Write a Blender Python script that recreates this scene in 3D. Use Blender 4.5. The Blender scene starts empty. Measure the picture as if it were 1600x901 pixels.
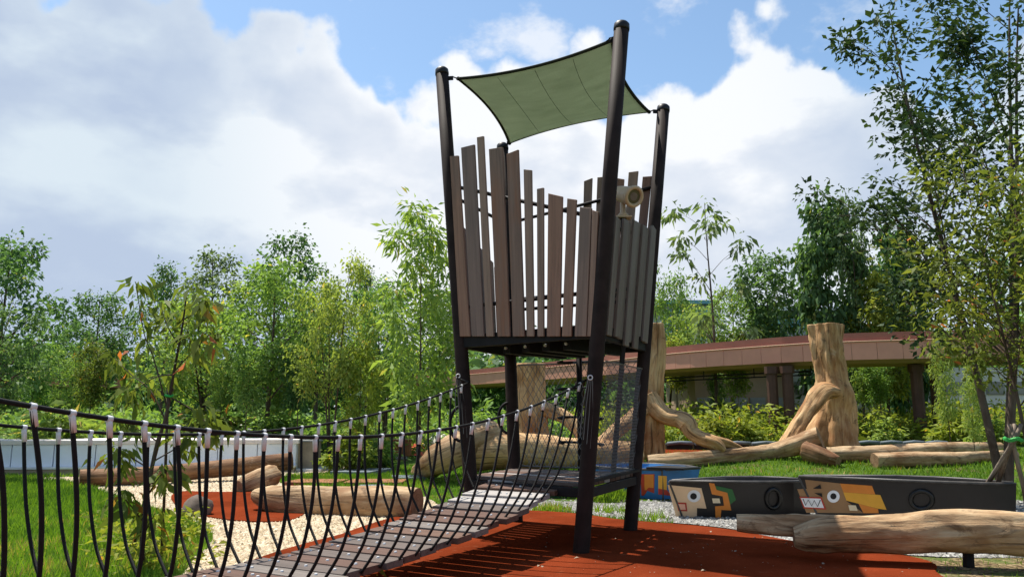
import bpy, math, random
import numpy as np
from mathutils import Vector, Matrix, noise as mnoise

# ------------------------------------------------------------------ camera / sky / sun / exposure
sc = bpy.context.scene
COL = sc.collection
CAM_H = 1.3
FPX = 1200.0
PITCH = math.atan((650 - 450.5) / FPX)
cam_d = bpy.data.cameras.new('camera')
cam_d.sensor_width = 36.0
cam_d.lens = 36.0 * FPX / 1600.0
cam_d.clip_start = 0.05
cam_d.clip_end = 2000
cam = bpy.data.objects.new('camera', cam_d)
COL.objects.link(cam)
cam.location = (0, 0, CAM_H)
cam.rotation_euler = (math.pi / 2 + PITCH, 0, 0)
sc.camera = cam

SUN_EL = math.radians(66)
SUN_H = Vector((-0.72, 0.69, 0)).normalized()          # horizontal direction TOWARDS the sun
SUN_DIR = Vector((SUN_H.x * math.cos(SUN_EL), SUN_H.y * math.cos(SUN_EL), math.sin(SUN_EL)))


def make_world():
    w = bpy.data.worlds.new('World')
    sc.world = w
    w.use_nodes = True
    nt = w.node_tree
    nt.nodes.clear()
    N = nt.nodes.new
    Lk = nt.links.new

    def math_(op, a, b=None, c=None, clamp=False):
        n = N('ShaderNodeMath'); n.operation = op; n.use_clamp = clamp
        for i, v in enumerate((a, b, c)):
            if v is None: continue
            if isinstance(v, (int, float)): n.inputs[i].default_value = v
            else: Lk(v, n.inputs[i])
        return n.outputs[0]

    def noise(vec, scale, detail, rough=0.55, off=(0, 0, 0), stretch=(1, 1, 1)):
        m = N('ShaderNodeMapping'); m.inputs['Location'].default_value = off; m.inputs['Scale'].default_value = stretch
        Lk(vec, m.inputs['Vector'])
        n = N('ShaderNodeTexNoise'); n.inputs['Scale'].default_value = scale
        n.inputs['Detail'].default_value = detail; n.inputs['Roughness'].default_value = rough
        Lk(m.outputs[0], n.inputs['Vector'])
        return n.outputs['Fac']

    def rng(v, a, b, c=0.0, d=1.0, smooth=True):
        n = N('ShaderNodeMapRange'); n.interpolation_type = 'SMOOTHSTEP' if smooth else 'LINEAR'
        Lk(v, n.inputs['Value'])
        for k, val in zip(('From Min', 'From Max', 'To Min', 'To Max'), (a, b, c, d)): n.inputs[k].default_value = val
        return n.outputs[0]

    def mixc(f, a, b):
        n = N('ShaderNodeMix'); n.data_type = 'RGBA'
        if isinstance(f, (int, float)): n.inputs[0].default_value = f
        else: Lk(f, n.inputs[0])
        for i, v in ((6, a), (7, b)):
            if isinstance(v, tuple): n.inputs[i].default_value = (*v, 1)
            else: Lk(v, n.inputs[i])
        return n.outputs[2]

    tc = N('ShaderNodeTexCoord')
    d = tc.outputs['Generated']
    sep = N('ShaderNodeSeparateXYZ'); Lk(d, sep.inputs[0])
    az = math_('ARCTAN2', sep.outputs[0], sep.outputs[1])                # 0 = +Y, positive to the right
    el = math_('ARCSINE', sep.outputs[2])
    sky = N('ShaderNodeTexSky'); sky.sky_type = 'NISHITA'; sky.sun_disc = False
    sky.sun_elevation = SUN_EL
    sky.sun_rotation = math.atan2(SUN_H.x, SUN_H.y)
    sky.air_density = 1.0; sky.dust_density = 0.6; sky.ozone_density = 1.5
    sk = N('ShaderNodeMix'); sk.data_type = 'RGBA'; sk.blend_type = 'MULTIPLY'; sk.inputs[0].default_value = 1
    Lk(sky.outputs[0], sk.inputs[6]); sk.inputs[7].default_value = (SKY_K * 0.98, SKY_K * 1.05, SKY_K * 1.02, 1)
    # height of the cumulus bank as a function of azimuth, the whole way round
    fc = N('ShaderNodeFloatCurve')
    cv = fc.mapping.curves[0]
    pts = CLOUD_TOP
    full = [(-180, 27), (-150, 22), (-120, 29), (-90, 24), (-62, 30), (-48, 26)] + pts + [(48, 24), (70, 30), (95, 24), (125, 28), (150, 23), (180, 27)]
    while len(cv.points) < len(full): cv.points.new(0.5, 0.5)
    for p, (a, e) in zip(cv.points, full):
        p.location = ((a + 180) / 360.0, e / 60.0)
        p.handle_type = 'AUTO_CLAMPED'
    fc.mapping.update()
    a01 = math_('MULTIPLY_ADD', az, 1 / (2 * math.pi), 0.5)
    Lk(a01, fc.inputs['Value'])
    edge = math_('MULTIPLY', fc.outputs[0], math.radians(60))
    n1 = noise(d, 9.0, 7, 0.5, (3.1, 0.2, 1.7))
    vo = N('ShaderNodeTexVoronoi'); vo.feature = 'SMOOTH_F1'; vo.inputs['Scale'].default_value = 17
    vo.inputs['Smoothness'].default_value = 0.35
    Lk(d, vo.inputs['Vector'])
    puff = math_('MULTIPLY', vo.outputs['Distance'], -0.10)
    wob = math_('MULTIPLY_ADD', n1, 0.30, -0.115)
    over = math_('SUBTRACT', math_('ADD', math_('ADD', edge, wob), puff), el)
    bank = rng(over, -0.008, 0.024)
    # loose scraps of cloud above the bank
    n2 = noise(d, 5.5, 6, 0.6, (1.3, 4.4, 0.6), (1, 1, 1.6))
    scr = math_('MULTIPLY', rng(n2, 0.56, 0.72), 0.75)
    mask = math_('MAXIMUM', bank, scr)
    # relief inside the bank: grey undersides and bright towers
    n3 = noise(d, 3.4, 6, 0.52, (0.4, 2.2, 5.0), (1, 1, 2.1))
    n4 = noise(d, 11.0, 6, 0.5, (7.0, 1.0, 2.0), (1, 1, 1.7))
    sh = math_('ADD', rng(n3, 0.40, 0.62), math_('MULTIPLY_ADD', n4, 0.9, -0.45))
    sunside = N('ShaderNodeVectorMath'); sunside.operation = 'DOT_PRODUCT'
    Lk(d, sunside.inputs[0]); sunside.inputs[1].default_value = GLOW_DIR
    glow = rng(sunside.outputs['Value'], 0.87, 0.985)
    sh = math_('ADD', sh, math_('MULTIPLY', glow, 0.55), clamp=True)
    top = rng(over, 0.0, 0.10, 0.45, 0.0)
    sh = math_('ADD', sh, top, clamp=True)
    ccol = mixc(sh, CLOUD_DARK, mixc(math_('MULTIPLY', glow, 0.9), CLOUD_LIGHT, CLOUD_SUNNY))
    final = mixc(mask, sk.outputs[2], ccol)
    bg = N('ShaderNodeBackground'); bg.inputs['Strength'].default_value = 1.0
    Lk(final, bg.inputs['Color'])
    out = N('ShaderNodeOutputWorld'); Lk(bg.outputs[0], out.inputs['Surface'])


SKY_K = 0.118
CLOUD_DARK = (0.335, 0.402, 0.515)
CLOUD_LIGHT = (0.480, 0.548, 0.605)
CLOUD_SUNNY = (0.66, 0.67, 0.69)
GLOW_DIR = Vector((0.05, 0.92, 0.32)).normalized()
CLOUD_TOP = [(-36, 30), (-30, 30), (-25, 29.5), (-21, 28), (-16, 28), (-11, 26.5), (-7.5, 24.0), (-4, 26), (-1, 26.5), (2, 26), (6, 25.5), (9, 25), (11, 25), (13, 24), (15.5, 25.5), (20, 26.3), (24, 25.3), (27, 22.5), (30, 20.5), (36, 23)]
make_world()

sun_d = bpy.data.lights.new('sun', 'SUN')
sun_d.energy = 5.0
sun_d.angle = math.radians(0.55)
sun_d.color = (1.0, 0.94, 0.84)
sun = bpy.data.objects.new('sun', sun_d)
COL.objects.link(sun)
sun.rotation_euler = SUN_DIR.to_track_quat('Z', 'Y').to_euler()
sun.location = (0, 0, 30)

sc.view_settings.view_transform = 'Standard'
sc.view_settings.look = 'None'
sc.view_settings.exposure = 0.6
sc.view_settings.gamma = 1.0
sc.view_settings.use_curve_mapping = False
sc.cycles.max_bounces = 5
sc.cycles.transparent_max_bounces = 6
sc.cycles.caustics_reflective = False
sc.cycles.caustics_refractive = False

# ------------------------------------------------------------------ helpers: survey of the place from the photograph
S_, C_ = math.sin(PITCH), math.cos(PITCH)
random.seed(5)
rnd = np.random.default_rng(5)


def ray(px, py):
    u = (px - 800) / FPX; v = (450.5 - py) / FPX
    return Vector((u, C_ - v * S_, S_ + v * C_))


def G(px, py, z=0.0):                     # point at height z seen at a pixel
    d = ray(px, py); t = (z - CAM_H) / d.z
    return Vector((d.x * t, d.y * t, z))


def D(px, py, Y):                         # point at distance Y seen at a pixel
    d = ray(px, py); t = Y / d.y
    return Vector((d.x * t, Y, CAM_H + d.z * t))


def proj(p):
    z = p[2] - CAM_H; yy = p[1] * C_ + z * S_; zz = -p[1] * S_ + z * C_
    return 800 + FPX * p[0] / yy, 450.5 - FPX * zz / yy


def ss(a, b, x):
    t = min(1, max(0, (x - a) / (b - a))); return t * t * (3 - 2 * t)


def HT(x, y):                             # terrain height
    h = 0.45 * ss(11.8, 17.5, y) * ss(-1.8, 1.2, x)
    return max(h, 0.5 * ss(20.5, 29, y))


def GT(px, py):                           # point on the terrain at a pixel
    p = G(px, py, 0)
    for _ in range(25):
        p = G(px, py, 0.5 * (p.z + HT(p.x, p.y)))
    p.z = HT(p.x, p.y)
    return p


WORLD = {}


def empty(name, loc, rz=0.0):
    o = bpy.data.objects.new(name, None)
    COL.objects.link(o)
    o.location = loc; o.rotation_euler = (0, 0, rz); o.empty_display_size = 0.2
    WORLD[o] = Vector(loc)
    return o


def tag(o, label=None, cat=None, group=None, kind=None):
    if label: o['label'] = label
    if cat: o['category'] = cat
    if group: o['group'] = group
    if kind: o['kind'] = kind
    return o


class MB:
    def __init__(s):
        s.v = []; s.f = []; s.m = []; s.uv = []; s.capf = set()

    def face(s, idx, mat=0, uv=None):
        s.f.append(idx); s.m.append(mat); s.uv.append(uv or [(0, 0)] * len(idx))

    def hexa(s, p, mat=0):                # eight corners: bottom 4, top 4
        b = len(s.v); s.v += [tuple(q) for q in p]
        for f in ((3, 2, 1, 0), (4, 5, 6, 7), (0, 1, 5, 4), (1, 2, 6, 5), (2, 3, 7, 6), (3, 0, 4, 7)):
            s.face([b + i for i in f], mat)

    def box(s, c, size, rz=0.0, mat=0):
        hx, hy, hz = size[0] / 2, size[1] / 2, size[2] / 2
        cr, sr = math.cos(rz), math.sin(rz)
        P = []
        for z in (-hz, hz):
            for x, y in ((-hx, -hy), (hx, -hy), (hx, hy), (-hx, hy)):
                P.append((c[0] + x * cr - y * sr, c[1] + x * sr + y * cr, c[2] + z))
        s.hexa(P, mat)

    def beam(s, a, b, w, h, up=(0, 0, 1), mat=0):
        a = Vector(a); b = Vector(b); d = (b - a).normalized()
        x = d.cross(Vector(up))
        if x.length < 1e-5: x = d.cross(Vector((1, 0, 0)))
        x.normalize(); y = x.cross(d).normalized()
        P = [a - x * w / 2 - y * h / 2, a + x * w / 2 - y * h / 2, a + x * w / 2 + y * h / 2, a - x * w / 2 + y * h / 2]
        P += [q + (b - a) for q in P]
        s.hexa(P, mat)

    def tube(s, pts, radii, n=8, cap=True, mat=0, capmat=None, fn=None, closed=False, squash=1.0):
        pts = [Vector(p) for p in pts]
        if isinstance(radii, (int, float)): radii = [radii] * len(pts)
        m = len(pts); b0 = len(s.v)
        prev = None; acc = 0.0; us = []
        for i, p in enumerate(pts):
            if closed: t = pts[(i + 1) % m] - pts[i - 1]
            else: t = pts[min(i + 1, m - 1)] - pts[max(i - 1, 0)]
            t.normalize()
            if prev is None:
                ref = Vector((0, 0, 1)) if abs(t.z) < 0.9 else Vector((1, 0, 0))
                x = ref - t * ref.dot(t)
            else:
                x = prev - t * prev.dot(t)
            x.normalize(); prev = x; y = t.cross(x)
            if i: acc += (p - pts[i - 1]).length
            us.append(acc)
            for k in range(n):
                a = 2 * math.pi * k / n
                r = radii[i]
                if fn: r *= fn(acc, a, i / (m - 1))
                s.v.append(tuple(p + x * (math.cos(a) * r * squash) + y * (math.sin(a) * r)))
        rm = sum(radii) / m
        for i in range(m if closed else m - 1):
            j = (i + 1) % m
            for k in range(n):
                k2 = (k + 1) % n
                u0, u1 = us[i], us[j] if j else us[i] + 0.02
                v0, v1 = k / n * 6.28 * rm, (k + 1) / n * 6.28 * rm
                s.face([b0 + i * n + k, b0 + i * n + k2, b0 + j * n + k2, b0 + j * n + k], mat, [(u0, v0), (u0, v1), (u1, v1), (u1, v0)])
        if cap and not closed:
            cm = mat if capmat is None else capmat
            for ring, flip in ((0, True), (m - 1, False)):
                idx = [b0 + ring * n + k for k in range(n)]
                c = len(s.v)
                cen = sum((Vector(s.v[q]) for q in idx), Vector()) / n
                s.v.append(tuple(cen))
                for k in range(n):
                    a_, b_ = idx[k], idx[(k + 1) % n]
                    uvs = [(math.cos(6.28 * q / n) * rm, math.sin(6.28 * q / n) * rm) for q in (k, k + 1)] + [(0, 0)]
                    s.capf.add(len(s.f))
                    s.face([b_, a_, c] if flip else [a_, b_, c], cm, [uvs[1], uvs[0], uvs[2]] if flip else uvs)

    def poly(s, pts, mat=0):
        b = len(s.v); s.v += [tuple(p) for p in pts]
        s.face(list(range(b, b + len(pts))), mat)

    def build(s, name, mats, parent=None, smooth=False, origin=None, bevel=0):
        if not isinstance(mats, (list, tuple)): mats = [mats]
        if origin is None: origin = WORLD.get(parent, Vector()) if parent else Vector()
        origin = Vector(origin)
        me = bpy.data.meshes.new(name)
        me.from_pydata([(v[0] - origin.x, v[1] - origin.y, v[2] - origin.z) for v in s.v], [], s.f)
        for m in mats: me.materials.append(m)
        me.polygons.foreach_set('material_index', s.m)
        if smooth: me.polygons.foreach_set('use_smooth', [q not in s.capf for q in range(len(s.f))])
        ul = me.uv_layers.new(name='UVMap')
        flat = [c for uv in s.uv for q in uv for c in q]
        ul.data.foreach_set('uv', flat)
        me.update()
        o = bpy.data.objects.new(name, me)
        COL.objects.link(o)
        if parent:
            o.parent = parent
            o.location = origin - WORLD.get(parent, Vector())
        else:
            o.location = origin
        WORLD[o] = origin.copy()
        if bevel:
            md = o.modifiers.new('bevel', 'BEVEL'); md.width = bevel; md.segments = 2; md.limit_method = 'ANGLE'
        return o


def copy_tree(o, parent=None):
    c = o.copy(); COL.objects.link(c); c.parent = parent
    for ch in [q for q in o.children]: copy_tree(ch, c)
    return c


def catmull(pts, per=8, closed=False):
    pts = [Vector(p) for p in pts]; out = []; n = len(pts)
    rngi = range(n) if closed else range(n - 1)
    for i in rngi:
        if closed: p0, p1, p2, p3 = pts[i - 1], pts[i], pts[(i + 1) % n], pts[(i + 2) % n]
        else: p0, p1, p2, p3 = pts[max(i - 1, 0)], pts[i], pts[i + 1], pts[min(i + 2, n - 1)]
        for k in range(per):
            t = k / per
            out.append(0.5 * ((2 * p1) + (p2 - p0) * t + (2 * p0 - 5 * p1 + 4 * p2 - p3) * t * t + (3 * p1 - p0 - 3 * p2 + p3) * t ** 3))
    if not closed: out.append(pts[-1])
    return out


def lerp_list(vals, n):
    xs = np.linspace(0, 1, len(vals)); return list(np.interp(np.linspace(0, 1, n), xs, vals))


# ------------------------------------------------------------------ materials
class NT:
    def __init__(s, name, rough=0.6, spec=0.3, metal=0.0):
        s.mat = bpy.data.materials.new(name); s.mat.use_nodes = True
        s.nt = s.mat.node_tree; s.b = s.nt.nodes['Principled BSDF']
        s.out = s.nt.nodes['Material Output']
        s.b.inputs['Roughness'].default_value = rough
        s.b.inputs['Specular IOR Level'].default_value = spec
        s.b.inputs['Metallic'].default_value = metal

    def n(s, t, **kw):
        x = s.nt.nodes.new(t)
        for k, v in kw.items(): setattr(x, k, v)
        return x

    def l(s, a, b): s.nt.links.new(a, b)

    def coord(s, kind='Object', scale=(1, 1, 1), rand=0.0, rot=(0, 0, 0)):
        tc = s.n('ShaderNodeTexCoord'); m = s.n('ShaderNodeMapping'); m.inputs['Scale'].default_value = scale
        m.inputs['Rotation'].default_value = rot
        v = tc.outputs[kind]
        if rand:
            oi = s.n('ShaderNodeObjectInfo'); vm = s.n('ShaderNodeVectorMath', operation='SCALE'); vm.inputs[0].default_value = (rand, rand * .7, rand * 1.3)
            s.l(oi.outputs['Random'], vm.inputs['Scale'])
            ad = s.n('ShaderNodeVectorMath', operation='ADD'); s.l(v, ad.inputs[0]); s.l(vm.outputs[0], ad.inputs[1]); v = ad.outputs[0]
        s.l(v, m.inputs['Vector']); return m.outputs[0]

    def noise(s, vec, scale, detail=5, rough=0.6, dist=0.0):
        n = s.n('ShaderNodeTexNoise'); n.inputs['Scale'].default_value = scale; n.inputs['Detail'].default_value = detail
        n.inputs['Roughness'].default_value = rough; n.inputs['Distortion'].default_value = dist
        s.l(vec, n.inputs['Vector']); return n.outputs['Fac']

    def voro(s, vec, scale, feature='F1', out='Distance'):
        n = s.n('ShaderNodeTexVoronoi', feature=feature); n.inputs['Scale'].default_value = scale; s.l(vec, n.inputs['Vector']); return n.outputs[out]

    def ramp(s, fac, stops, interp='LINEAR'):
        r = s.n('ShaderNodeValToRGB'); r.color_ramp.interpolation = interp
        els = r.color_ramp.elements
        while len(els) < len(stops): els.new(0.5)
        for e, (p, c) in zip(els, stops): e.position = p; e.color = (*c, 1) if len(c) == 3 else c
        s.l(fac, r.inputs['Fac']); return r.outputs['Color']

    def mix(s, f, a, b, mode='MIX'):
        n = s.n('ShaderNodeMix', data_type='RGBA', blend_type=mode)
        if isinstance(f, (int, float)): n.inputs[0].default_value = f
        else: s.l(f, n.inputs[0])
        for i, v in ((6, a), (7, b)):
            if isinstance(v, tuple): n.inputs[i].default_value = (*v, 1)
            else: s.l(v, n.inputs[i])
        return n.outputs[2]

    def col(s, c):
        if isinstance(c, tuple): s.b.inputs['Base Color'].default_value = (*c, 1)
        else: s.l(c, s.b.inputs['Base Color'])

    def bump(s, h, strength=0.3, dist=0.01):
        b = s.n('ShaderNodeBump'); b.inputs['Strength'].default_value = strength; b.inputs['Distance'].default_value = dist
        s.l(h, b.inputs['Height']); s.l(b.outputs[0], s.b.inputs['Normal'])

    def rough(s, v):
        s.l(v, s.b.inputs['Roughness'])


def g3(v): return (v, v, v)


def flat(name, c, rough=0.55, spec=0.3, var=0.18, scale=6.0, metal=0.0, bump=0.0):
    m = NT(name, rough, spec, metal)
    v = m.coord('Object', rand=13.0)
    nz = m.noise(v, scale, 6)
    c1 = tuple(max(0, x * (1 - var)) for x in c); c2 = tuple(min(1, x * (1 + var)) for x in c)
    m.col(m.ramp(nz, [(0.3, c1), (0.7, c2)]))
    if bump: m.bump(m.noise(v, scale * 12, 4), bump, 0.004)
    return m.mat


def wood_uv(name, stops, streak=14.0, bump=0.5, rough=0.75, crack=0.35, knots=True):
    """weathered log: grain along u of the tube"""
    m = NT(name, rough, 0.2)
    v = m.coord('UV', (1.2, streak, 1), rand=9.0)
    g = m.noise(v, 1.6, 8, 0.62, 0.6)
    big = m.noise(m.coord('UV', (0.9, 1.5, 1), rand=5.0), 1.5, 4)
    c = m.ramp(g, stops)
    dark = m.mix(m.ramp(big, [(0.36, g3(0)), (0.60, g3(1))]), m.mix(0.8, c, (0.42, 0.27, 0.17), 'MULTIPLY'), c)
    pt = m.noise(m.coord('UV', (2.2, 3.5, 1), rand=11.0), 1.6, 6, 0.7, 0.8)
    dark = m.mix(m.ramp(pt, [(0.56, g3(0)), (0.68, g3(0.8))]), dark, (0.10, 0.058, 0.03))
    dark = m.mix(m.ramp(pt, [(0.28, g3(0.55)), (0.40, g3(0))]), dark, (0.62, 0.50, 0.34))
    cr = m.noise(m.coord('UV', (0.45, 17, 1), rand=3.0), 1.8, 4, 0.55, 0.5)
    crk = m.ramp(cr, [(0.33, g3(1)), (0.40, g3(0))])
    cf = m.n('ShaderNodeMath', operation='MULTIPLY'); m.l(crk, cf.inputs[0]); cf.inputs[1].default_value = min(1.0, crack * 2)
    c2 = m.mix(cf.outputs[0], dark, (0.045, 0.026, 0.014))
    m.col(c2)
    hh = m.mix(0.5, g, crk, 'SUBTRACT')
    m.bump(m.mix(0.4, hh, pt), min(1.0, bump * 1.5), 0.03)
    return m.mat


def board_mat(name, stops, tint=None):
    m = NT(name, 0.6, 0.28)
    v = m.coord('Object', (22, 22, 0.9), rand=31.0)
    g = m.noise(v, 1.3, 8, 0.65, 0.5)
    oi = m.n('ShaderNodeObjectInfo')
    tone = m.ramp(oi.outputs['Random'], stops)
    c = m.mix(1.0, tone, m.ramp(g, [(0.2, g3(0.55)), (0.5, g3(1.0)), (0.85, g3(1.35))]), 'MULTIPLY')
    st = m.noise(m.coord('Object', (6, 6, 0.8), rand=17.0), 1.0, 4)
    if tint:
        c = m.mix(m.ramp(st, [(0.50, g3(0)), (0.72, g3(0.7))]), c, tint)
    else:
        c = m.mix(m.ramp(st, [(0.5, g3(0)), (0.75, g3(0.5))]), c, (0.10, 0.085, 0.075))
    m.col(c)
    m.bump(g, 0.35, 0.006)
    return m.mat


def deck_mat(name):
    m = NT(name, 0.7, 0.25)
    v = m.coord('Object', (0.9, 18, 18), rand=31.0)
    g = m.noise(v, 1.8, 8, 0.65, 0.4)
    oi = m.n('ShaderNodeObjectInfo')
    tone = m.ramp(oi.outputs['Random'], [(0, (0.115, 0.09, 0.078)), (0.2, (0.105, 0.058, 0.042)), (0.42, (0.17, 0.145, 0.128)), (0.58, (0.125, 0.070, 0.048)), (0.76, (0.36, 0.335, 0.315)), (0.88, (0.09, 0.068, 0.058))], 'CONSTANT')
    c = m.mix(1.0, tone, m.ramp(g, [(0.2, g3(0.5)), (0.5, g3(1.0)), (0.85, g3(1.4))]), 'MULTIPLY')
    m.col(c); m.bump(g, 0.4, 0.006)
    return m.mat


def leaf_mat(name, c1, c2, c3=None, trans=0.45, gloss=0.55):
    """c1..c2 between leaves, c3 for the odd off-colour leaf"""
    m = NT(name, 0.45, 0.12)
    at = m.n('ShaderNodeAttribute'); at.attribute_name = 'leafvar'
    sp = m.n('ShaderNodeSeparateColor'); m.l(at.outputs['Color'], sp.inputs[0])
    c = m.ramp(sp.outputs[0], [(0.0, c1), (1.0, c2)])
    if c3:
        c = m.mix(m.ramp(sp.outputs[1], [(0.975, g3(0)), (0.992, g3(1))]), c, c3)
    oi = m.n('ShaderNodeObjectInfo')
    hs = m.n('ShaderNodeHueSaturation')
    mr = m.n('ShaderNodeMapRange'); m.l(oi.outputs['Random'], mr.inputs[0]); mr.inputs[3].default_value = 0.485; mr.inputs[4].default_value = 0.51
    m.l(mr.outputs[0], hs.inputs['Hue']); m.l(c, hs.inputs['Color']); hs.inputs['Saturation'].default_value = 1.0
    col = hs.outputs[0]
    m.col(col); m.b.inputs['Roughness'].default_value = gloss
    tr = m.n('ShaderNodeBsdfTranslucent')
    tcol = m.mix(1.0, col, (1.45, 1.4, 0.6), 'MULTIPLY'); m.l(tcol, tr.inputs['Color'])
    mx = m.n('ShaderNodeMixShader'); mx.inputs[0].default_value = trans
    m.l(m.b.outputs[0], mx.inputs[1]); m.l(tr.outputs[0], mx.inputs[2]); m.l(mx.outputs[0], m.out.inputs['Surface'])
    return m.mat


M = {}


def make_materials():
    M['post'] = flat('dark_post_paint', (0.024, 0.016, 0.014), 0.68, 0.12, 0.35, 5, bump=0.1)
    M['steel'] = flat('dark_steel', (0.013, 0.012, 0.013), 0.62, 0.15, 0.3, 6)
    M['black'] = flat('black_paint', (0.011, 0.010, 0.010), 0.45, 0.3, 0.3, 4)
    M['zinc'] = flat('zinc_fitting', (0.66, 0.66, 0.66), 0.45, 0.5, 0.12, 30, metal=0.2)
    M['board'] = board_mat('weathered_board', [(0, (0.205, 0.112, 0.080)), (0.35, (0.265, 0.142, 0.092)), (0.7, (0.290, 0.190, 0.134)), (1, (0.190, 0.130, 0.106))])
    M['board_warm'] = board_mat('rust_stained_board', [(0, (0.19, 0.122, 0.09)), (1, (0.21, 0.135, 0.098))], (0.27, 0.105, 0.045))
    M['board_grey'] = board_mat('silvered_board', [(0, (0.15, 0.125, 0.105)), (0.5, (0.19, 0.165, 0.14)), (1, (0.13, 0.105, 0.085))])
    M['deck'] = deck_mat('deck_plank_wood')
    m = NT('black_rope', 0.7, 0.2)
    v = m.coord('UV', (120, 60, 1), rot=(0, 0, 0.6))
    w = m.n('ShaderNodeTexWave'); w.inputs['Scale'].default_value = 1.0; m.l(v, w.inputs['Vector'])
    m.col(m.ramp(w.outputs['Fac'], [(0, g3(0.006)), (1, g3(0.022))])); m.bump(w.outputs['Fac'], 0.6, 0.003)
    M['rope'] = m.mat
    m = NT('white_clamp_plastic', 0.45, 0.4)
    m.col(m.ramp(m.noise(m.coord('Object', rand=5.0), 40, 4), [(0.3, g3(0.62)), (0.7, g3(0.80))]))
    M['clamp'] = m.mat
    # shade sail
    m = NT('olive_shade_cloth', 0.75, 0.15)
    v = m.coord('UV', (1, 1, 1))
    weave = m.noise(m.coord('UV', (60, 260, 1)), 1.0, 3)
    broad = m.noise(m.coord('UV', (1.5, 5, 1)), 1.4, 5)
    c = m.mix(0.6, m.ramp(broad, [(0.3, (0.36, 0.405, 0.36)), (0.7, (0.44, 0.485, 0.44))]), m.ramp(weave, [(0.3, g3(0.75)), (0.7, g3(1.1))]), 'MULTIPLY')
    m.col(c); m.bump(weave, 0.15, 0.002)
    tr = m.n('ShaderNodeBsdfTranslucent'); m.l(m.mix(1.0, c, (0.95, 1.0, 0.85), 'MULTIPLY'), tr.inputs[0])
    mx = m.n('ShaderNodeMixShader'); mx.inputs[0].default_value = 0.5
    m.l(m.b.outputs[0], mx.inputs[1]); m.l(tr.outputs[0], mx.inputs[2]); m.l(mx.outputs[0], m.out.inputs['Surface'])
    M['sail'] = m.mat
    M['webbing'] = flat('dark_green_webbing', (0.020, 0.024, 0.018), 0.8, 0.1)
    M['log'] = wood_uv('pale_weathered_log', [(0.22, (0.235, 0.135, 0.065)), (0.5, (0.48, 0.335, 0.19)), (0.78, (0.68, 0.535, 0.34))], 10, 0.7)
    M['log_dark'] = wood_uv('brown_weathered_log', [(0.2, (0.12, 0.06, 0.03)), (0.5, (0.25, 0.135, 0.068)), (0.8, (0.36, 0.22, 0.12))], 12, 0.5)
    M['trunk_art'] = wood_uv('carved_tan_trunk', [(0.22, (0.32, 0.165, 0.068)), (0.5, (0.56, 0.35, 0.165)), (0.78, (0.72, 0.52, 0.29))], 8, 0.8, 0.7, 0.35)
    M['bark'] = wood_uv('thin_grey_brown_bark', [(0.2, (0.045, 0.034, 0.026)), (0.5, (0.10, 0.078, 0.058)), (0.8, (0.17, 0.14, 0.11))], 6, 0.5)
    M['bark_pale'] = wood_uv('pale_bark', [(0.2, (0.14, 0.115, 0.085)), (0.5, (0.23, 0.19, 0.15)), (0.8, (0.33, 0.29, 0.24))], 6, 0.4)
    m = NT('cut_log_end', 0.8, 0.15)
    v = m.coord('UV', (1, 1, 1)); ln = m.n('ShaderNodeVectorMath', operation='LENGTH'); m.l(v, ln.inputs[0])
    wv = m.n('ShaderNodeMath', operation='MULTIPLY'); m.l(ln.outputs['Value'], wv.inputs[0]); wv.inputs[1].default_value = 190
    sn = m.n('ShaderNodeMath', operation='SINE'); m.l(wv.outputs[0], sn.inputs[0])
    nz = m.noise(v, 9, 5)
    c = m.mix(0.45, m.ramp(nz, [(0.3, (0.17, 0.10, 0.055)), (0.7, (0.36, 0.23, 0.13))]), m.ramp(sn.outputs[0], [(0, g3(0.7)), (1, g3(1.15))]), 'MULTIPLY')
    m.col(c); m.bump(nz, 0.5, 0.02); M['logend'] = m.mat
    # ground surfaces
    m = NT('red_rubber', 0.95, 0.0)
    v = m.coord('Object')
    sp = m.noise(v, 160, 3, 0.7); bg = m.noise(v, 1.1, 6); st = m.noise(v, 6.5, 6, 0.7)
    c = m.ramp(sp, [(0.25, (0.062, 0.012, 0.006)), (0.5, (0.170, 0.030, 0.0105)), (0.8, (0.26, 0.058, 0.022))])
    c = m.mix(1.0, c, m.ramp(bg, [(0.3, g3(0.66)), (0.7, g3(1.2))]), 'MULTIPLY')
    c = m.mix(m.ramp(st, [(0.60, g3(0)), (0.78, g3(0.35))]), c, (0.30, 0.16, 0.09))
    m.col(c); m.bump(m.mix(0.5, sp, st), 0.5, 0.008); M['rubber'] = m.mat
    m = NT('ground_turf', 0.95, 0.08)
    v = m.coord('Object')
    a = m.noise(v, 0.55, 6); b = m.noise(v, 22, 5, 0.7); p = m.noise(v, 1.9, 5, 0.6)
    gr = m.ramp(b, [(0.25, (0.018, 0.038, 0.006)), (0.5, (0.060, 0.115, 0.014)), (0.8, (0.12, 0.19, 0.03))])
    so = m.ramp(b, [(0.25, (0.06, 0.045, 0.022)), (0.7, (0.17, 0.125, 0.06))])
    c = m.mix(m.ramp(p, [(0.54, g3(0)), (0.68, g3(0.85))]), gr, so)
    c = m.mix(1.0, c, m.ramp(a, [(0.3, g3(0.8)), (0.7, g3(1.15))]), 'MULTIPLY')
    m.col(c); m.bump(b, 0.8, 0.03); M['turf'] = m.mat
    for nm, cs, sc_ in (('pebble_bed', [(0.0, (0.28, 0.20, 0.11)), (0.4, (0.50, 0.40, 0.25)), (1, (0.68, 0.57, 0.40))], 42), ('grey_gravel', [(0, (0.06, 0.055, 0.05)), (0.4, (0.20, 0.195, 0.18)), (1, (0.42, 0.41, 0.38))], 55), ('litter_soil', [(0, (0.05, 0.032, 0.016)), (0.45, (0.15, 0.105, 0.055)), (1, (0.33, 0.25, 0.14))], 30)):
        m = NT(nm, 0.9, 0.12); v = m.coord('Object')
        ce = m.voro(v, sc_, out='Color'); di = m.voro(v, sc_)
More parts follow.
